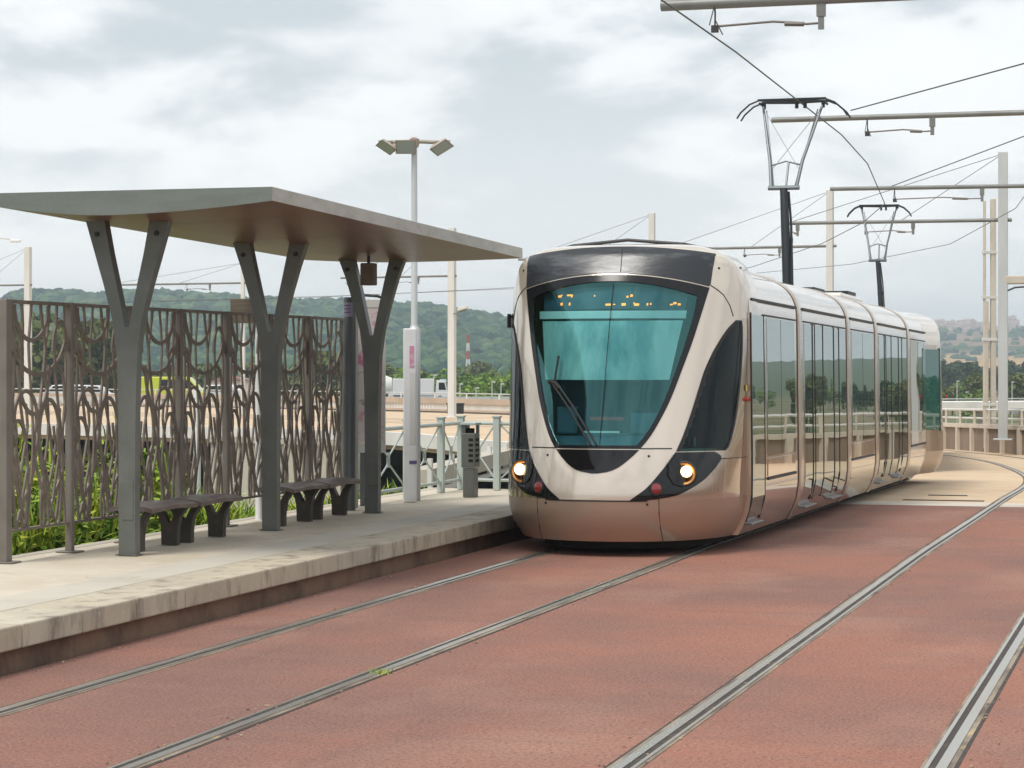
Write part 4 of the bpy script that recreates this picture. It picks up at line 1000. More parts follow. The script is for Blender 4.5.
# beige twin pole beside the right mast
p = at(990, 438, 70); bp = empty('twin_pole', (p.x, p.y, -.6), 'tall beige twin pole just left of the right hand mast', 'pole', rz=TH)
k_ = 70 / F
b = MB(); b.box2((-.20, -.1, 0), (-.06, .1, (438 - 290) * k_)); b.box2((.02, -.1, 0), (.17, .1, (438 - 188) * k_)); b.box2((-.20, -.1, (438 - 290) * k_), (-.14, .1, (438 - 190) * k_)); b.build('shafts', M['wallpale'], bp, bevel=.02)
b = MB()
for y in (395, 330, 288, 243): b.box2((-.23, -.12, (438 - y) * k_), (.2, .12, (438 - y) * k_ + .08))
b.build('bands', M['mast_w'], bp)
p = at(1008, 280, 66); ab = empty('signal_box', p, 'beige signal box on a bracket right of the tall mast', 'signal'); b = MB(); b.box((.45, 0, 0), (1.1, .3, .24)); b.build('housing', M['wallpale'], ab, bevel=.03)
b = MB(); b.tube([(-.1, -.1, -.35), (.2, -.1, -.22), (.5, -.1, -.20), (.8, -.1, -.1)], .03, 6); b.build('cable', M['dark'], ab, smooth=True)

# ------------------------------------------------------------------ walls and rails of the deck
rwpts = resample([(9.0, -25), (9.0, 30)] + [(p.x, p.y) for p in resample(smooth2(far_edge, 2), 60)], 260)
def walk(pts, step):
    out = [pts[0]]; acc = 0
    for a, b_ in zip(pts, pts[1:]):
        acc += (b_ - a).length
        if acc >= step: out.append(b_); acc = 0
    return out
line = smooth2([(9.0, -25), (9.0, 31), (6.5, 40), (1.8, 52), (-4.2, 66.5), (-7.3, 75), (-12, 87)], 2); line = resample(line, 140)
wl = empty('retaining_wall', (-4.2, 66.5, gz(66)), 'brown panelled wall with pale piers along the right of the track', 'wall'); WO = Vector((-4.2, 66.5, gz(66)))
b = MB()
for i in range(len(line) - 1):
    p, q = line[i], line[i + 1]; n = Vector(((q - p).y, -(q - p).x)).normalized() * .2
    A = [Vector((p.x, p.y, gz(p.y) - .3)), Vector((q.x, q.y, gz(q.y) - .3)), Vector((q.x, q.y, gz(q.y) + .72)), Vector((p.x, p.y, gz(p.y) + .72))]; B = [v + Vector((n.x, n.y, 0)) for v in A]
    b.add([v - WO for v in A + B], [(1, 0, 3, 2), (4, 5, 6, 7), (3, 7, 6, 2)])
b.build('wall_panels', M['wallbrown'], wl)
b = MB(); ol = offset(line, .1)
for i in range(len(ol) - 1): b.bar(Vector((*ol[i], gz(ol[i].y) + .78)) - WO, Vector((*ol[i + 1], gz(ol[i + 1].y) + .78)) - WO, .34, .12)
b.build('coping', M['wallpale'], wl)
b = MB()
for z, r in ((1.02, .035), (1.28, .045)):
    b.tube([Vector((*p, gz(p.y) + z)) - WO for p in ol], r, 6)
b.build('handrail', M['mast_w'], wl, smooth=True)
pil = None
for i in range(2, len(line) - 1, 2):
    p, q = line[i], line[i + 1]; d = q - p
    if p.y < 24: continue
    if pil is None:
        b = MB(); b.box((0, 0, .36), (.22, .16, .80)); b.box((.02, 0, 1.0), (.06, .06, .55)); pil = b.build('pier', M['wallpale'], wl); o = pil
    else: o = pil.copy(); COL.objects.link(o)
    o.location = Vector((p.x, p.y, gz(p.y))) - WO; o.rotation_euler = (0, 0, math.atan2(d.y, d.x) - PI / 2)
# balustrade along the far side of the deck
bl = [p for p in resample(smooth2([(-13, 90), (-22, 106), (-38, 124), (-62, 138), (-110, 148)], 2), 110)]
bs = empty('balustrade', (-38, 124, -.68), 'long pale balustrade along the far edge of the curved deck', 'balustrade'); BO = Vector((-38, 124, -.68))
b = MB(); g0 = lambda p, z: Vector((p.x, p.y, -.68 + z)) - BO
for i in range(len(bl) - 1):
    b.bar(g0(bl[i], .58), g0(bl[i + 1], .58), .30, .30); b.bar(g0(bl[i], .05), g0(bl[i + 1], .05), .3, .12)
b.build('rails', M['parapet'], bs)
b = MB(); b.tube([g0(p, 1.02) for p in bl], .035, 5); b.build('top_rail', M['mast'], bs)
b = MB()
fine = resample([(p.x, p.y) for p in bl], 420)
for p in fine: b.box(g0(p, .27), (.16, .16, .36))
for p in bl[::3]: b.box(g0(p, .87), (.07, .07, .32))
o = b.build('balusters', M['white_conc'], bs); o['kind'] = 'stuff'
# brown wall below the balustrade, facing the track
b = MB(); bi = offset(bl, -.35)
# edge beam of the deck facing the underpass
eb = empty('deck_edge_beam', (-25, 79, -.68), 'white concrete edge beam of the curved deck above the dark underpass', 'beam'); EO = Vector((-25, 79, -.68)); b = MB()
ee = offset([p for p in NE], -.15)
for i in range(10, len(ee) - 1): b.bar(Vector((*ee[i], gz(ee[i].y) - .12)) - EO, Vector((*ee[i + 1], gz(ee[i + 1].y) - .12)) - EO, .3, .5)
b.build('beam', M['white_conc'], eb)
# wall added under the deck to keep out light from behind
fa = empty('under_deck_light_block', (-38, 122, -4), 'added wall blocking the light behind the underpass below the curved deck', 'wall'); b = MB(); fo_ = [Vector((-38, 122, -4))][0]
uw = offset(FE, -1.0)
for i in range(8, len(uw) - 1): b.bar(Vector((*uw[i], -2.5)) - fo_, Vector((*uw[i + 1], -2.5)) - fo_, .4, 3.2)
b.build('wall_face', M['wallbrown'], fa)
# piers and abutment under the deck
def below(pxa, pxb, d, zt, zb, th, name, label, m, cat):
    a = at(pxa, HZ, d[0]); c = at(pxb, HZ, d[1]); o = empty(name, ((a.x + c.x) / 2, (a.y + c.y) / 2, zb), label, cat); m_ = Vector(o.location)
    b = MB(); b.bar(Vector((a.x, a.y, (zt + zb) / 2)) - m_, Vector((c.x, c.y, (zt + zb) / 2)) - m_, th, zt - zb)
    b.build('wall_face', M[m], o, bevel=.03); b = MB(); b.bar(Vector((a.x, a.y, zt - .1)) - m_ + Vector((.0, -.05, .0)), Vector((c.x, c.y, zt - .1)) - m_ + Vector((.0, -.05, .0)), th + .2, .2); b.build('cap', M['conc'], o); return o
below(215, 356, (93, 88), -.95, -4.3, .5, 'abutment', 'pale concrete abutment below the deck, seen through the lattice screen', 'conc', 'wall')
below(356, 418, (44, 40), -1.55, -3.9, .4, 'ramp_wall', 'low pale ramp wall beyond the railing at left of the column', 'conc', 'wall')
a, c = at(418, 478, 48), at(520, 452, 62); o = empty('ramp_beam', (a + c) / 2, 'sloping pale ramp beam crossing the dark underpass opening', 'beam'); b = MB(); b.bar(a - (a + c) / 2, c - (a + c) / 2, .5, .35); b.build('beam', M['conc'], o)
b = MB(); a, c = at(430, 492, 48), at(520, 466, 62); b.bar(a - Vector(o.location), c - Vector(o.location), .12, .1)
for k in range(6):
    p = a.lerp(c, k / 5); b.box(p - Vector(o.location) + Vector((0, 0, .35)), (.1, .1, .7))
b.build('ramp_rail', M['mast_w'], o)

# ------------------------------------------------------------------ terrain
ridge_px = [(-60, 300), (-20, 294), (0, 299), (15, 290), (50, 288), (100, 292), (130, 290), (200, 293), (250, 297), (300, 300), (380, 302), (430, 305), (480, 311), (510, 317), (560, 330), (620, 338), (700, 344), (800, 336), (860, 326), (900, 322), (940, 321), (985, 323), (1024, 321), (1080, 326), (1160, 318)]
def prof(px, x_=1., y_=1.):
    """ridge height, foot distance and ridge distance in a direction"""
    if -90 < px < 1160:
        y = float(np.interp(px, [q[0] for q in ridge_px], [q[1] for q in ridge_px])); f = sstep(600, 820, px)
        R1 = 1400 + 1200 * f; R0 = 620 + 500 * f; return H + (HZ - y) * R1 / F - 8., R0, R1
    return 9 + 4 * math.sin(math.atan2(y_, x_) * 9), 700., 1500.
def ground(x, y):
    d = y * CC - x * SS; u = x * CC + y * SS; r = math.hypot(x, y)
    if d > 1: px = 512 + F * u / d
    else: px = 99999
    h, R0, R1 = prof(px, x, y)
    base = -1.2
    if x < -9.7:
        base = -.02 - 3.9 * sstep(0, 9, -9.9 - x) * (1 if y < 200 else 1)
        base = max(base, -3.9)
    if x > 8.8: base = -.02 - 1.0 * sstep(9.3, 16, x)
    if y > 30 and r < 190: base = min(base, -3.9 if x < 30 else -1.2)
    if -10 < x < 9 and y < 34: base = -4.5
    far = -4.4
    f = sstep(135, 190, r); z = base * (1 - f) + far * f
    if x > 30: z = base * (1 - sstep(135, 400, r)) + far * sstep(135, 400, r)
    t = sstep(R0, R1, r) if r < R1 else 1 - .35 * sstep(R1, R1 * 1.5, r)
    z += (h - far) * t
    if r > 500: z += 2.2 * math.sin(x * .013 + 1) * math.cos(y * .011) * t
    return z
angs = []; a = -PI
cam_dir = PI / 2 + TH
while a < PI:
    angs.append(a); rel = math.degrees(math.atan2(math.sin(a - cam_dir), math.cos(a - cam_dir)))
    a += math.radians(.22 if abs(rel) < 16 else (1.0 if abs(rel) < 40 else 2.5))
rad = [0.01, 3, 6, 8, 10, 11, 12, 13, 14.5, 16, 18, 20, 23, 26, 30, 35, 40, 46, 53, 60, 70, 80, 92, 106, 120, 135, 150, 165, 180, 210, 250, 300, 370, 450, 540, 620, 700, 780, 860, 940, 1020, 1100, 1180, 1260, 1340, 1400, 1480, 1600, 1800, 2000, 2200, 2400, 2600, 2800, 3200]
b = MB(); G = []
for r in rad:
    row = []
    for a in angs + [angs[0]]:
        x, y = r * math.cos(a), r * math.sin(a); row.append(Vector((x, y, ground(x, y))))
    G.append(row[::-1])
b.grid(G)
# ground material: dry grass near, fields and scrub on the right hill
mg = bpy.data.materials.new('terrain_soil'); mg.use_nodes = True; nt = mg.node_tree; bs_ = nt.nodes['Principled BSDF']; bs_.inputs['Roughness'].default_value = .95; bs_.inputs['Specular IOR Level'].default_value = .1
N = nt.nodes.new; Lk = nt.links.new
tc = N('ShaderNodeTexCoord')
def nz(scale, det=5, vec=None):
    mp = N('ShaderNodeMapping'); mp.inputs['Scale'].default_value = scale if isinstance(scale, tuple) else (scale,) * 3; Lk(tc.outputs['Object'], mp.inputs['Vector'])
    n = N('ShaderNodeTexNoise'); n.inputs['Scale'].default_value = 1; n.inputs['Detail'].default_value = det; Lk(mp.outputs[0], n.inputs['Vector']); return n.outputs['Fac']
def mr(v, a, c, lo=0, hi=1):
    m = N('ShaderNodeMapRange'); m.inputs['From Min'].default_value = a; m.inputs['From Max'].default_value = c; m.inputs['To Min'].default_value = lo; m.inputs['To Max'].default_value = hi; Lk(v, m.inputs['Value']); return m.outputs[0]
def mix(f, a, c):
    m = N('ShaderNodeMix'); m.data_type = 'RGBA'; Lk(f, m.inputs['Factor'])
    for k, v in (('A', a), ('B', c)):
        if isinstance(v, tuple): m.inputs[k].default_value = (*v, 1)
        else: Lk(v, m.inputs[k])
    return m.outputs['Result']
def mth(op, a, c):
    m = N('ShaderNodeMath'); m.operation = op
    for i, v in enumerate((a, c)):
        if isinstance(v, (int, float)): m.inputs[i].default_value = v
        else: Lk(v, m.inputs[i])
    return m.outputs[0]
sx = N('ShaderNodeSeparateXYZ'); Lk(tc.outputs['Object'], sx.inputs[0])
ln = N('ShaderNodeVectorMath'); ln.operation = 'LENGTH'; Lk(tc.outputs['Object'], ln.inputs[0]); R_ = ln.outputs['Value']
base = mix(mr(nz(.05), .42, .6), (.20, .165, .095), (.085, .115, .040))
base = mix(mr(nz(.4), .5, .7), base, (.26, .21, .13))
hill = mix(mr(nz((.006, .006, .03)), .42, .6), (.33, .20, .155), (.17, .135, .075))
hill = mix(mr(nz(.03), .5, .68), hill, (.30, .20, .155))
field = mix(mr(nz(.004), .35, .6), (.50, .31, .13), (.40, .27, .13))
zz = mth('ADD', sx.outputs['Z'], mth('MULTIPLY', mth('SUBTRACT', nz(.004), .5), 6.))
isfield = mth('MULTIPLY', mr(zz, -1.5, -.5), mr(zz, 10., 9.)) 
green2 = mth('MULTIPLY', mr(zz, 13., 13.6), mr(zz, 17.5, 17.))
ratio = mth('DIVIDE', mth('ADD', mth('MULTIPLY', sx.outputs['X'], CC), mth('MULTIPLY', sx.outputs['Y'], SS)), mth('MAXIMUM', mth('SUBTRACT', mth('MULTIPLY', sx.outputs['Y'], CC), mth('MULTIPLY', sx.outputs['X'], SS)), 1.))
infield = mth('MULTIPLY', mr(ratio, .12, .14), mr(ratio, .285, .265)); hill = mix(infield, (.075, .105, .042), hill)
isfield = mth('MULTIPLY', isfield, infield)
hill = mix(isfield, hill, field); hill = mix(green2, hill, (.075, .095, .035))
colr = mix(mr(R_, 560, 760), base, hill)
Lk(colr, bs_.inputs['Base Color'])
terr = tag(b.build('ground', mg, smooth=True, ang=60), kind='structure')
# road beyond the deck
def pl(px, d, z): p = at(px, HZ, d); return Vector((p.x, p.y, z))
b = MB(); A = [pl(px, 152 + .004 * (px - 200), -.92) for px in range(-900, 900, 60)]; B_ = [pl(px, 172 + .004 * (px - 200), -.92) for px in range(-900, 900, 60)]
b.grid([B_, A]); b.grid([A, [v + Vector((0, 0, -3.5)) for v in A]]); b.grid([[v + Vector((0, 0, -3.5)) for v in B_], B_]); tag(b.build('road', M['tarmac']), kind='structure')
b = MB()
for (z, t) in ((-.28, .28), ):
    for i in range(len(A) - 1): b.bar(A[i] + Vector((0, 0, .62)), A[i + 1] + Vector((0, 0, .62)), .12, .3)
for i in range(len(A) - 1):
    for k in range(2): b.box(A[i].lerp(A[i + 1], k / 2) + Vector((0, 0, .3)), (.14, .14, .6))
tag(b.build('crash_barrier', M['mast']), 'grey crash barrier along the road behind the balustrade', 'barrier')
# bridge on the right
a, c = at(920, 405, 215), at(1130, 404, 215); o = empty('road_bridge', (a + c) / 2, 'white road bridge far off behind the right hand wall', 'bridge')
b = MB(); b.bar(a - (a + c) / 2 - Vector((0, 0, .0)), c - (a + c) / 2, 6, .62); b.build('deck', M['white_conc'], o)
b = MB(); b.bar(a - (a + c) / 2 + Vector((0, -2.9, .6)), c - (a + c) / 2 + Vector((0, -2.9, .6)), .1, .1); b.build('rail', M['mast'], o)
for k in range(5):
    p = a.lerp(c, (k + .5) / 5) - (a + c) / 2; b = MB(); b.box(p - Vector((0, 0, 1.3)), (.9, 3, 2.2)); b.build('pier', M['conc'], o)

# ------------------------------------------------------------------ vegetation
def quad(b, c, u, v): b.add([c - u - v, c + u - v, c + u + v, c - u + v], [(0, 1, 2, 3)])
# weeds behind the platform
b = MB(); rw = random.Random(3)
for i in range(6400):
    y = 15.0 + rw.random() * 19; x = -9.85 - (rw.random() ** 1.4) * 6.5
    g0_ = ground(x, y)
    top = min(1.12 + .28 * math.sin(y * 1.9 + x) + .2 * math.sin(y * 4.1), .12 + (-9.8 - x) * .95) * sstep(25.4, 21.6, y + .6 * math.sin(x * 3) - .18 * (-9.9 - x))
    if top < .06 and rw.random() < .7: continue
    z0_ = max(g0_, top - 1.3); ht = max(.12, top - z0_)
    st = Vector((x, y, z0_)); lean = Vector((rw.gauss(0, .16), rw.gauss(0, .16), 1)); L = ht * (.6 + .45 * rw.random())
    tip = st + lean * L
    nl = 8
    for k in range(nl):
        f = .2 + .8 * (k + rw.random() * .6) / nl; p = st.lerp(tip, f); a = rw.random() * 2 * PI
        if rw.random() < .25:   # grass blade
            d = Vector((math.cos(a) * .14, math.sin(a) * .14, .24 + .22 * rw.random())); s_ = Vector((-math.sin(a), math.cos(a), 0)) * .012
            b.add([p - s_, p + s_, p + d * .6 + s_ * .7, p + d * .6 - s_ * .7, p + d + Vector((math.cos(a), math.sin(a), -.4)) * .08], [(0, 1, 2, 3), (3, 2, 4)])
        else:
            u = Vector((math.cos(a), math.sin(a), rw.uniform(-.5, .6))).normalized(); v = Vector((-math.sin(a), math.cos(a), rw.uniform(-.4, .4))).normalized()
            l_ = .055 + .07 * rw.random(); w_ = l_ * .5
            b.add([p, p + u * l_ + v * w_, p + u * l_ * 2.1 - Vector((0, 0, .02)), p + u * l_ - v * w_], [(0, 1, 2, 3)])
o = b.build('weeds', M['leaf']); tag(o, 'thick bright weeds and leafy scrub growing behind the screen', 'weeds', kind='stuff')

def crown_mesh(seed, n, rx, rz, lobes, q):
    r = random.Random(seed); b = MB(); cs = []
    for k in range(lobes):
        a = r.random() * 2 * PI; f = r.random() ** .6
        cs.append((Vector((math.cos(a) * rx * .6 * f, math.sin(a) * rx * .6 * f, rz * (.15 + 1.25 * r.random()))), rx * (.34 + .3 * r.random())))
    for i in range(n):
        c, rr = cs[r.randrange(lobes)]; d = Vector((r.gauss(0, 1), r.gauss(0, 1), r.gauss(0, 1))).normalized() * rr * (.55 + .5 * r.random()); d.z *= .8
        p = c + d; u = Vector((r.gauss(0, 1), r.gauss(0, 1), r.gauss(0, .6))).normalized() * q * (.6 + .8 * r.random()); v = u.cross(Vector((r.gauss(0, 1), r.gauss(0, 1), r.gauss(0, 1)))).normalized() * q * .6
        b.add([p - u * .9 - v * .4, p + u * .2 - v, p + u, p + u * .1 + v, p - u * .7 + v * .5], [(0, 1, 2, 3, 4)])
    return b
def make_tree(seed, h, m, label, grp, n=900, q=.34):
    t = empty('tree', (0, 0, 0), label, 'tree', grp); b = crown_mesh(seed, n, h * .36, h * .40, 9, q)
    c = b.build('crown', m, t); c.location = (0, 0, h * .24)
    b = MB(); b.tube([(0, 0, -.6), (.05, 0, h * .3), (.0, .06, h * .7)], [h * .03, h * .022, h * .008], 7)
    for k in range(4):
        a = k * 1.6 + seed; b.tube([(0, 0, h * (.28 + .06 * k)), (math.cos(a) * h * .2, math.sin(a) * h * .2, h * (.5 + .06 * k))], [h * .012, h * .004], 5)
    b.build('trunk', M['bark'], t); return t
G1, G2, G3 = 'olive trees on the left beyond the road', 'fresh green bushes beyond the road', 'dark trees on the right beyond the bridge'
K1 = make_tree(1, 8.0, M['cr1'], 'olive green tree in the scattered row at left beyond the road', G1)
K1b = make_tree(4, 8.0, M['cr1'], 'olive green tree in the scattered row at left beyond the road', G1)
K2 = make_tree(2, 6.6, M['cr2'], 'bright green low tree in the belt between road and hill', G2, 700, .26)
K2b = make_tree(7, 6.6, M['cr2'], 'bright green low tree in the belt between road and hill', G2, 700, .26)
K3 = make_tree(3, 6.5, M['cr3'], 'dark green tree in the dense belt below the orange field', G3, 800, .32)
rt = random.Random(21); first = {}
def plant(kind, px, d, s, lab, grp):
    o = kind if kind.name not in first else copy_tree(kind); first[kind.name] = 1; tag(o, lab, 'tree', grp)
    p = at(px, HZ, d); o.location = (p.x, p.y, ground(p.x, p.y) - .2); o.rotation_euler = (0, 0, rt.random() * 6.28); k = s * (.8 + .45 * rt.random()); o.scale = (k, k, k * (.9 + .2 * rt.random()))
TL = ('olive green tree in the scattered row at left beyond the road', 'olive trees at left beyond the road')
TM = ('olive tree far behind the bright bushes at the foot of the hill', 'olive trees at the foot of the hill')
TB = ('bright green low tree in the belt between road and hill', 'bright trees between road and hill')
TD = ('dark green tree in the dense belt below the orange field', 'dark trees below the orange field')
TR = ('small green tree close behind the white bridge on the right', 'small trees behind the white bridge')
TS = ('green tree right of the track, met only in the mirror of the tram side', 'trees mirrored in the tram side')
for i in range(26): plant((K1, K1b)[i % 2], rt.uniform(-40, 390) if i > 9 else rt.uniform(0, 110), rt.uniform(205, 330), 1.25 if i <= 9 else .95, *TL)
for i in range(14): plant((K1, K1b)[i % 2], rt.uniform(380, 560), rt.uniform(380, 520), .8, *TM)
for i in range(84): plant((K2, K2b)[i % 2], rt.uniform(365, 560), rt.uniform(190, 340), .88, *TB)
for i in range(70): plant(K3, rt.uniform(900, 1120), rt.uniform(420, 600), 1.0, *TD)
for i in range(18): plant((K2, K1)[i % 2], rt.uniform(930, 1100), rt.uniform(235, 330), .7, *TR)
for i in range(70): plant((K1, K3, K2)[i % 3], rt.uniform(1150, 2700), rt.uniform(190, 360), .85, *TS)
# forest on the left hill: one mass
rf = random.Random(8); b = MB()
ico = bmesh.new(); bmesh.ops.create_icosphere(ico, subdivisions=2, radius=1); IV = [v.co.copy() for v in ico.verts]; IF = [[v.index for v in f.verts] for f in ico.faces]; ico.free()
def clump(c, r):
    b.add([c + Vector((v.x * r, v.y * r, v.z * r * .85)) * (1 + .30 * math.sin(v.x * 9 + c.x) * math.sin(v.z * 8 + c.y) + .16 * math.sin(v.y * 17 + c.z)) for v in IV], IF)
for i in range(9500):
    px = rf.uniform(-130, 720); d = 620 + 850 * rf.random() ** .8
    p = at(px, HZ, d); z = ground(p.x, p.y)
    if z < -3.2 and rf.random() < .5: continue
    clump(Vector((p.x, p.y, z + 1.6 + rf.uniform(-.8, 1.6))), rf.uniform(2.4, 5.0))
for px in range(-130, 640, 2):      # ridge line
    p = at(px, HZ, 1395 + rf.uniform(-20, 10)); clump(Vector((p.x, p.y, ground(p.x, p.y) + rf.uniform(0, 2.2))), rf.uniform(2., 4.8))
for i in range(900):
    px = rf.uniform(820, 1130); d = rf.uniform(600, 860); p = at(px, HZ, d); clump(Vector((p.x, p.y, ground(p.x, p.y) + .8)), rf.uniform(1.6, 3.2))
for i in range(420):
    px = rf.uniform(820, 1130); d = rf.uniform(1500, 2350); p = at(px, HZ, d); z = ground(p.x, p.y); clump(Vector((p.x, p.y, z)), rf.uniform(2, 4.5))
o = b.build('forest', M['forest'], smooth=False); tag(o, 'continuous green forest covering the hill behind the stop', 'forest', kind='stuff')
# town on the right ridge
rh = random.Random(4); hp = []
for v in range(3):
    b = MB(); w_, dp, hh = (11, 9, 6 + 2.5 * v); b.box((0, 0, hh / 2), (w_, dp, hh)); 
    hp.append((b, w_, dp, hh))
hm = []
for b, w_, dp, hh in hp:
    o = empty('house', (0, 0, 0), 'pale pink house in the town along the distant ridge', 'house', 'houses of the town on the distant ridge')
    b.build('walls', M['house'], o); r = MB(); r.box((0, 0, hh + .2), (w_ + .6, dp + .6, .5)); r.box((2, 0, hh + 1.2), (4, 4, 1.8)); r.build('roof', M['house'], o)
    wn = MB()
    for fx in range(4):
        for fz in range(int(hh // 3.2)): wn.box((-4 + fx * 2.6, -dp / 2 - .03, 1.8 + fz * 3), (1.2, .1, 1.4))
    wn.build('windows', M['dark'], o); hm.append(o)
for i in range(76):
    o = hm[i] if i < 3 else copy_tree(hm[i % 3]); px = rh.uniform(900, 1110); d = rh.uniform(2150, 2600); p = at(px, HZ, d)
    o.location = (p.x, p.y, ground(p.x, p.y) - 1); o.rotation_euler = (0, 0, TH + rh.uniform(-.5, .5)); k = rh.uniform(.5, .95); o.scale = (k * rh.uniform(.8, 1.3), k, k)

# ------------------------------------------------------------------ vehicles and small far things
def wheels(o, xs, r, hw):
    for x in xs:
        for sd in (-1, 1):
            b = MB(); b.lathe([(r * .55, -.1), (r, -.09), (r, .09), (r * .55, .1)], 16, (x, sd * hw, r), Matrix.Rotation(PI / 2, 3, 'X')); b.build('wheel', M['tyre'], o, smooth=True)
def vehicle(name, px, d, prof_, hw, m, label, cat, win, wx, wr=.32, rz=0, extra=None, grp=None):
    p = at(px, HZ, d); o = empty(name, (p.x, p.y, -.915), label, cat, grp, rz=TH + rz)
    b = MB(); T = Matrix.Translation((0, hw, 0)) @ Matrix(((1, 0, 0, 0), (0, 0, -1, 0), (0, 1, 0, 0), (0, 0, 0, 1)))
    b.prism(prof_, 2 * hw, T); b.build('body', M[m], o, bevel=.07)
    for w_ in win:
        T2_ = Matrix.Translation((0, hw + .012, 0)) @ Matrix(((1, 0, 0, 0), (0, 0, -1, 0), (0, 1, 0, 0), (0, 0, 0, 1))); b = MB(); b.prism(w_, 2 * hw + .024, T2_); b.build('window', M['carglass'], o)
    wheels(o, wx, wr, hw - .08)
    if extra: extra(o)
    return o
van = [(-2.4, .35), (2.4, .35), (2.45, .95), (2.2, 1.15), (1.5, 1.95), (1.2, 2.05), (-2.3, 2.05), (-2.42, 1.9)]
def band(o):
    b = MB(); b.box((0, 0, 1.02), (4.7, 1.93, .16)); b.build('stripe', M['redpaint'], o)
vehicle('van', 170, 160, van, .95, 'cary', 'bright yellow green van on the road, seen through the screen', 'van', [[(.9, 1.25), (2.0, 1.25), (1.45, 1.85), (.9, 1.85)], [(-.5, 1.25), (.7, 1.25), (.7, 1.85), (-.5, 1.85)]], (-1.5, 1.6))
car = [(-2.1, .3), (2.1, .3), (2.15, .7), (1.2, .9), (.6, 1.42), (-1.1, 1.46), (-1.9, .98), (-2.12, .9)]
cw = [[(-1.4, .98), (-.25, .98), (-.25, 1.36), (-1.0, 1.36)], [(-.15, .98), (.9, .98), (.5, 1.35), (-.15, 1.36)]]
vehicle('car', 92, 163, car, .85, 'carw', 'white car on the road between the two leftmost screen posts', 'car', cw, (-1.3, 1.35), grp='white cars on the road')
vehicle('car', 216, 166, car, .85, 'carw', 'white car right behind the yellow green van', 'car', cw, (-1.3, 1.35), rz=PI, grp='white cars on the road')
vehicle('car', 63, 167, car, .85, 'carw', 'leftmost white car on the road behind the screen', 'car', cw, (-1.3, 1.35), rz=PI, grp='white cars on the road')
trk = [(-.4, .5), (2.9, .5), (2.95, 1.0), (2.75, 1.15), (2.5, 2.15), (1.5, 2.2), (1.35, .95), (-.4, .95)]
def cargo(o):
    b = MB(); b.box2((-3.6, -1.1, .85), (1.2, 1.1, 2.35)); b.build('cargo_box', M['carw'], o, bevel=.05); b = MB(); b.box2((-3.5, -.9, .55), (1.3, .9, .85)); b.build('chassis', M['dark'], o)
vehicle('truck', 424, 166, trk, 1.0, 'carw', 'white box truck on the road behind the information column', 'truck', [[(1.75, 1.35), (2.6, 1.35), (2.4, 2.0), (1.75, 2.0)]], (-2.6, 1.9), .42, extra=cargo).scale = (.62, .62, .80)
def drum(o):
    b = MB(); b.lathe([(.45, -1.9), (1.05, -1.0), (1.15, .2), (.85, 1.3)], 20, (-1.3, 0, 1.55), Matrix.Rotation(PI / 2, 3, 'Y') @ Matrix.Identity(3)); b.build('drum', M['mast_w'], o, smooth=True); b = MB(); b.box2((-3.3, -.9, .5), (1.3, .9, .85)); b.build('chassis', M['dark'], o)
vehicle('mixer_truck', 392, 170, trk, 1.0, 'mast_w', 'grey white drum truck left of the information column', 'truck', [[(1.75, 1.35), (2.6, 1.35), (2.4, 2.0), (1.75, 2.0)]], (-2.4, 1.9), .42, extra=drum).scale = (.62, .62, .8)
p = at(456, 413, 124); o = empty('utility_cabinet', (p.x, p.y, -.68), 'black cabinet at the foot of the white mast before the balustrade', 'cabinet', rz=TH)
b = MB(); b.box2((-.48, -.3, 0), (.42, .3, .50)); b.build('housing', M['dark'], o, bevel=.03); b = MB(); b.box2((-.52, -.36, .50), (.46, .36, .58)); b.build('lid', M['dark'], o)
# red and white radio mast
p = at(468, 374, 560); o = empty('radio_mast', (p.x, p.y, ground(p.x, p.y)), 'thin red and white lattice radio mast against the hill', 'mast'); zt = at(468, 335, 560).z - o.location.z
for i in range(7):
    z0_, z1_ = zt * i / 7, zt * (i + 1) / 7; w0, w1 = .55 - .4 * i / 7, .55 - .4 * (i + 1) / 7; b = MB()
    for sx_, sy_ in ((-1, -1), (1, -1), (1, 1), (-1, 1)):
        b.bar((sx_ * w0, sy_ * w0, z0_), (sx_ * w1, sy_ * w1, z1_), .15, .15); b.bar((sx_ * w0, sy_ * w0, z0_), (-sy_ * w1, sx_ * w1, z1_), .10, .10)
    b.build('section', M['redpaint' if i % 2 == 0 else 'carw'], o)
p = at(443, 388, 185); o = empty('billboard', (p.x, p.y, -4.2), 'small pale blue board among the bushes near the white mast', 'board', rz=TH); zt = at(443, 379, 185).z + 4.2
b = MB(); b.box2((-.27, -.05, zt - .7), (.27, .05, zt)); b.build('panel', M['bluesign'], o); b = MB(); b.box2((-.05, -.04, 0), (.05, .04, zt - .7)); b.build('pole', M['mast'], o)
LPX = ((434, 375), (460, 384), (476, 388), (492, 382), (501, 384), (957, 381), (966, 392), (1012, 382))
LPL = ['first', 'second', 'third', 'fourth', 'fifth']
for i, (px, y) in enumerate(LPX):
    d = 178 if px < 600 else 240; p = at(px, HZ, d); z0_ = -4.3; o = empty('light_pole', (p.x, p.y, z0_), ('thin pale light pole in the bushes, %s from the left beside the radio mast' % LPL[i]) if px < 600 else ('thin light pole near the right bridge, ' + {957: 'left of the pair', 966: 'short one of the pair', 1012: 'right of the tall mast'}[px]), 'light pole', 'thin light poles in the distance', rz=TH)
    zt = at(px, y, d).z - z0_; b = MB(); b.lathe([(.05, 0), (.035, zt)], 8); b.build('shaft', M['mast_w'], o); b = MB(); b.box((.1, 0, zt), (.28, .12, .07)); b.build('lamp_head', M['white_p'], o)
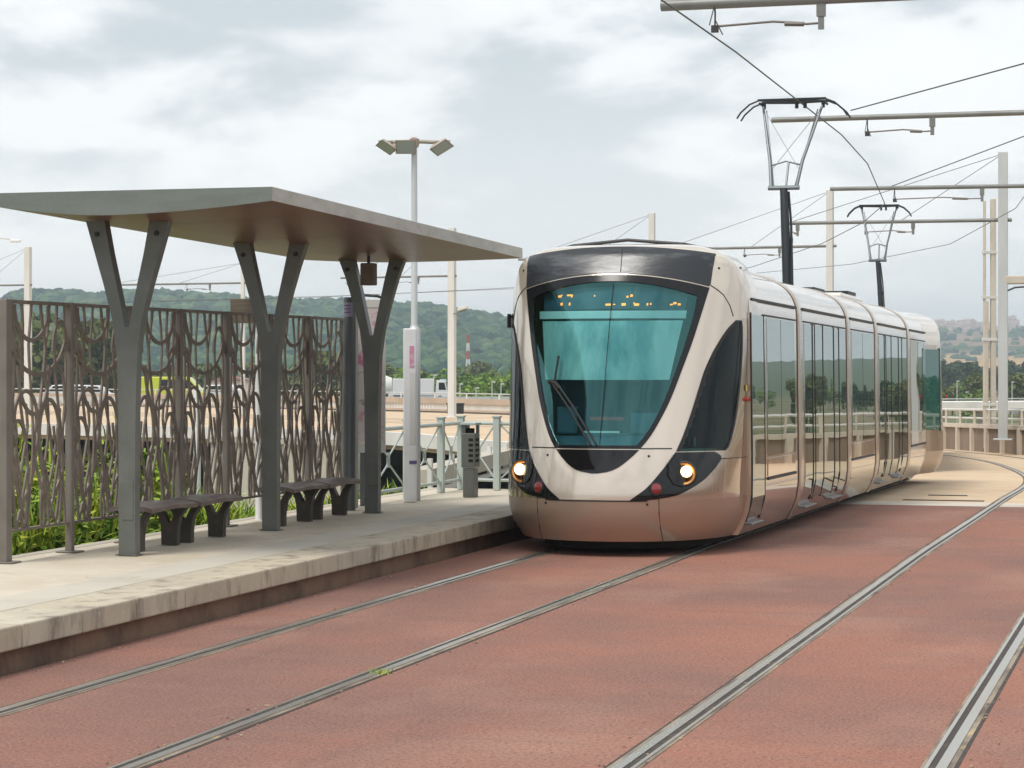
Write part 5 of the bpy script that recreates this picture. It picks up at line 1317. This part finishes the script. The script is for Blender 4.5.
for i, (px, y, w_) in enumerate(((488, 396, 2.4), (232, 380, 6), (1018, 384, 2.2))):
    d = 300; p = at(px, HZ, d); o = empty('shed', (p.x, p.y, ground(p.x, p.y)), ('low orange roofed shed among the bushes left of the tram', 'pale beige building seen through the screen behind the white car', 'small white shed right of the tall mast')[i], 'building', rz=TH)
    zt = at(px, y, d).z - o.location.z; b = MB(); b.box2((-w_ / 2, -2, 0), (w_ / 2, 2, zt)); b.build('walls', M['house'] if i < 2 else M['carw'], o); b = MB(); b.prism([(-w_ / 2 - .2, zt), (w_ / 2 + .2, zt), (0, zt + .5)], 4.4, Matrix.Translation((0, 2.2, 0)) @ Matrix(((1, 0, 0, 0), (0, 0, -1, 0), (0, 1, 0, 0), (0, 0, 0, 1)))); b.build('roof', M['houseroof'], o)

# ------------------------------------------------------------------ air, sky, sun, camera
HAZE = 3.9e-4
if HAZE:
    b = MB(); b.box2((-3300, -3300, -6.5), (3300, 3300, 75)); hz = b.build('haze', None)
    m = bpy.data.materials.new('haze_air'); m.use_nodes = True; nt = m.node_tree; nt.nodes.remove(nt.nodes['Principled BSDF'])
    pv = nt.nodes.new('ShaderNodeVolumePrincipled'); pv.inputs['Color'].default_value = (.78, .91, 1.0, 1); pv.inputs['Density'].default_value = HAZE; pv.inputs['Anisotropy'].default_value = .2
    nt.links.new(pv.outputs[0], nt.nodes['Material Output'].inputs['Volume']); hz.data.materials.clear(); hz.data.materials.append(m); tag(hz, kind='stuff')
SUN_EL, SUN_AZ = math.radians(61), math.radians(206)      # azimuth clockwise from +Y
w = bpy.data.worlds.new('World'); SC.world = w; w.use_nodes = True; nt = w.node_tree; N = nt.nodes.new; Lk = nt.links.new
bg = nt.nodes['Background']; bg.inputs['Strength'].default_value = .1
sky = N('ShaderNodeTexSky'); sky.sky_type = 'NISHITA'; sky.sun_disc = False; sky.sun_elevation = SUN_EL; sky.sun_rotation = SUN_AZ; sky.air_density = 1.; sky.dust_density = 2.
tc = N('ShaderNodeTexCoord'); sp = N('ShaderNodeSeparateXYZ'); Lk(tc.outputs['Generated'], sp.inputs[0])
def math_(op, a, c=None):
    m = N('ShaderNodeMath'); m.operation = op
    for i, v in enumerate((a, c)):
        if v is None: continue
        if isinstance(v, (int, float)): m.inputs[i].default_value = v
        else: Lk(v, m.inputs[i])
    return m.outputs[0]
zc = math_('ADD', math_('MAXIMUM', sp.outputs['Z'], 0.), .30)
cb = N('ShaderNodeCombineXYZ'); Lk(math_('DIVIDE', sp.outputs['X'], zc), cb.inputs[0]); Lk(math_('DIVIDE', sp.outputs['Y'], zc), cb.inputs[1])
def nz(scale, det, off=0, rough=.56, dist=.25):
    mp = N('ShaderNodeMapping'); mp.inputs['Scale'].default_value = (scale,) * 3; mp.inputs['Location'].default_value = (off, off * .7, 0); Lk(cb.outputs[0], mp.inputs['Vector'])
    n = N('ShaderNodeTexNoise'); n.inputs['Scale'].default_value = 1; n.inputs['Detail'].default_value = det; n.inputs['Roughness'].default_value = rough; n.inputs['Distortion'].default_value = dist; Lk(mp.outputs[0], n.inputs['Vector']); return n.outputs['Fac']
def mrr(v, a, c, lo=0, hi=1):
    m = N('ShaderNodeMapRange'); m.interpolation_type = 'SMOOTHSTEP'; m.inputs['From Min'].default_value = a; m.inputs['From Max'].default_value = c; m.inputs['To Min'].default_value = lo; m.inputs['To Max'].default_value = hi; Lk(v, m.inputs['Value']); return m.outputs[0]
def mixc(f, a, c):
    m = N('ShaderNodeMix'); m.data_type = 'RGBA'
    if isinstance(f, float): m.inputs['Factor'].default_value = f
    else: Lk(f, m.inputs['Factor'])
    for k, v in (('A', a), ('B', c)):
        if isinstance(v, tuple): m.inputs[k].default_value = (*v, 1)
        else: Lk(v, m.inputs[k])
    return m.outputs['Result']
big = nz(2.1, 9, 3.1); small = nz(6.0, 8, 9.2)
f = math_('ADD', math_('MULTIPLY', big, .72), math_('MULTIPLY', small, .28))
cl = mixc(mrr(f, .435, .55), (4.25, 4.65, 4.85), (6.8, 6.85, 6.85))
cl = mixc(mrr(nz(3.4, 9, 21.), .50, .66, 0, .75), cl, (7.1, 7.1, 7.05))
cl = mixc(mrr(sp.outputs['Z'], .15, .0, 0, .8), cl, (7.6, 7.65, 7.6))     # pale overcast towards the horizon
fin = mixc(.90, sky.outputs[0], cl)
Lk(fin, bg.inputs['Color'])
ld = bpy.data.lights.new('sun', 'SUN'); ld.energy = 1.5; ld.angle = math.radians(18); ld.color = (1., .95, .88); lo = bpy.data.objects.new('sun', ld); COL.objects.link(lo)
sd = Vector((math.sin(SUN_AZ) * math.cos(SUN_EL), math.cos(SUN_AZ) * math.cos(SUN_EL), math.sin(SUN_EL))); lo.rotation_euler = (-sd).to_track_quat('-Z', 'Y').to_euler()
cd = bpy.data.cameras.new('camera'); co = bpy.data.objects.new('camera', cd); COL.objects.link(co); SC.camera = co
co.location = (0, 0, H); co.rotation_euler = (PI / 2, 0, TH); cd.sensor_width = 36; cd.lens = F / 1024 * 36; cd.shift_y = (HZ - 384) / 1024; cd.clip_end = 9000; cd.clip_start = .1
SC.view_settings.view_transform = 'Standard'; SC.view_settings.look = 'None'; SC.view_settings.exposure = .72; SC.view_settings.gamma = 1
SC.cycles.max_bounces = 8; SC.cycles.transparent_max_bounces = 12; SC.cycles.volume_bounces = 0; SC.cycles.use_denoising = True
SC.cycles.caustics_reflective = False; SC.cycles.caustics_refractive = False; SC.cycles.sample_clamp_indirect = 6
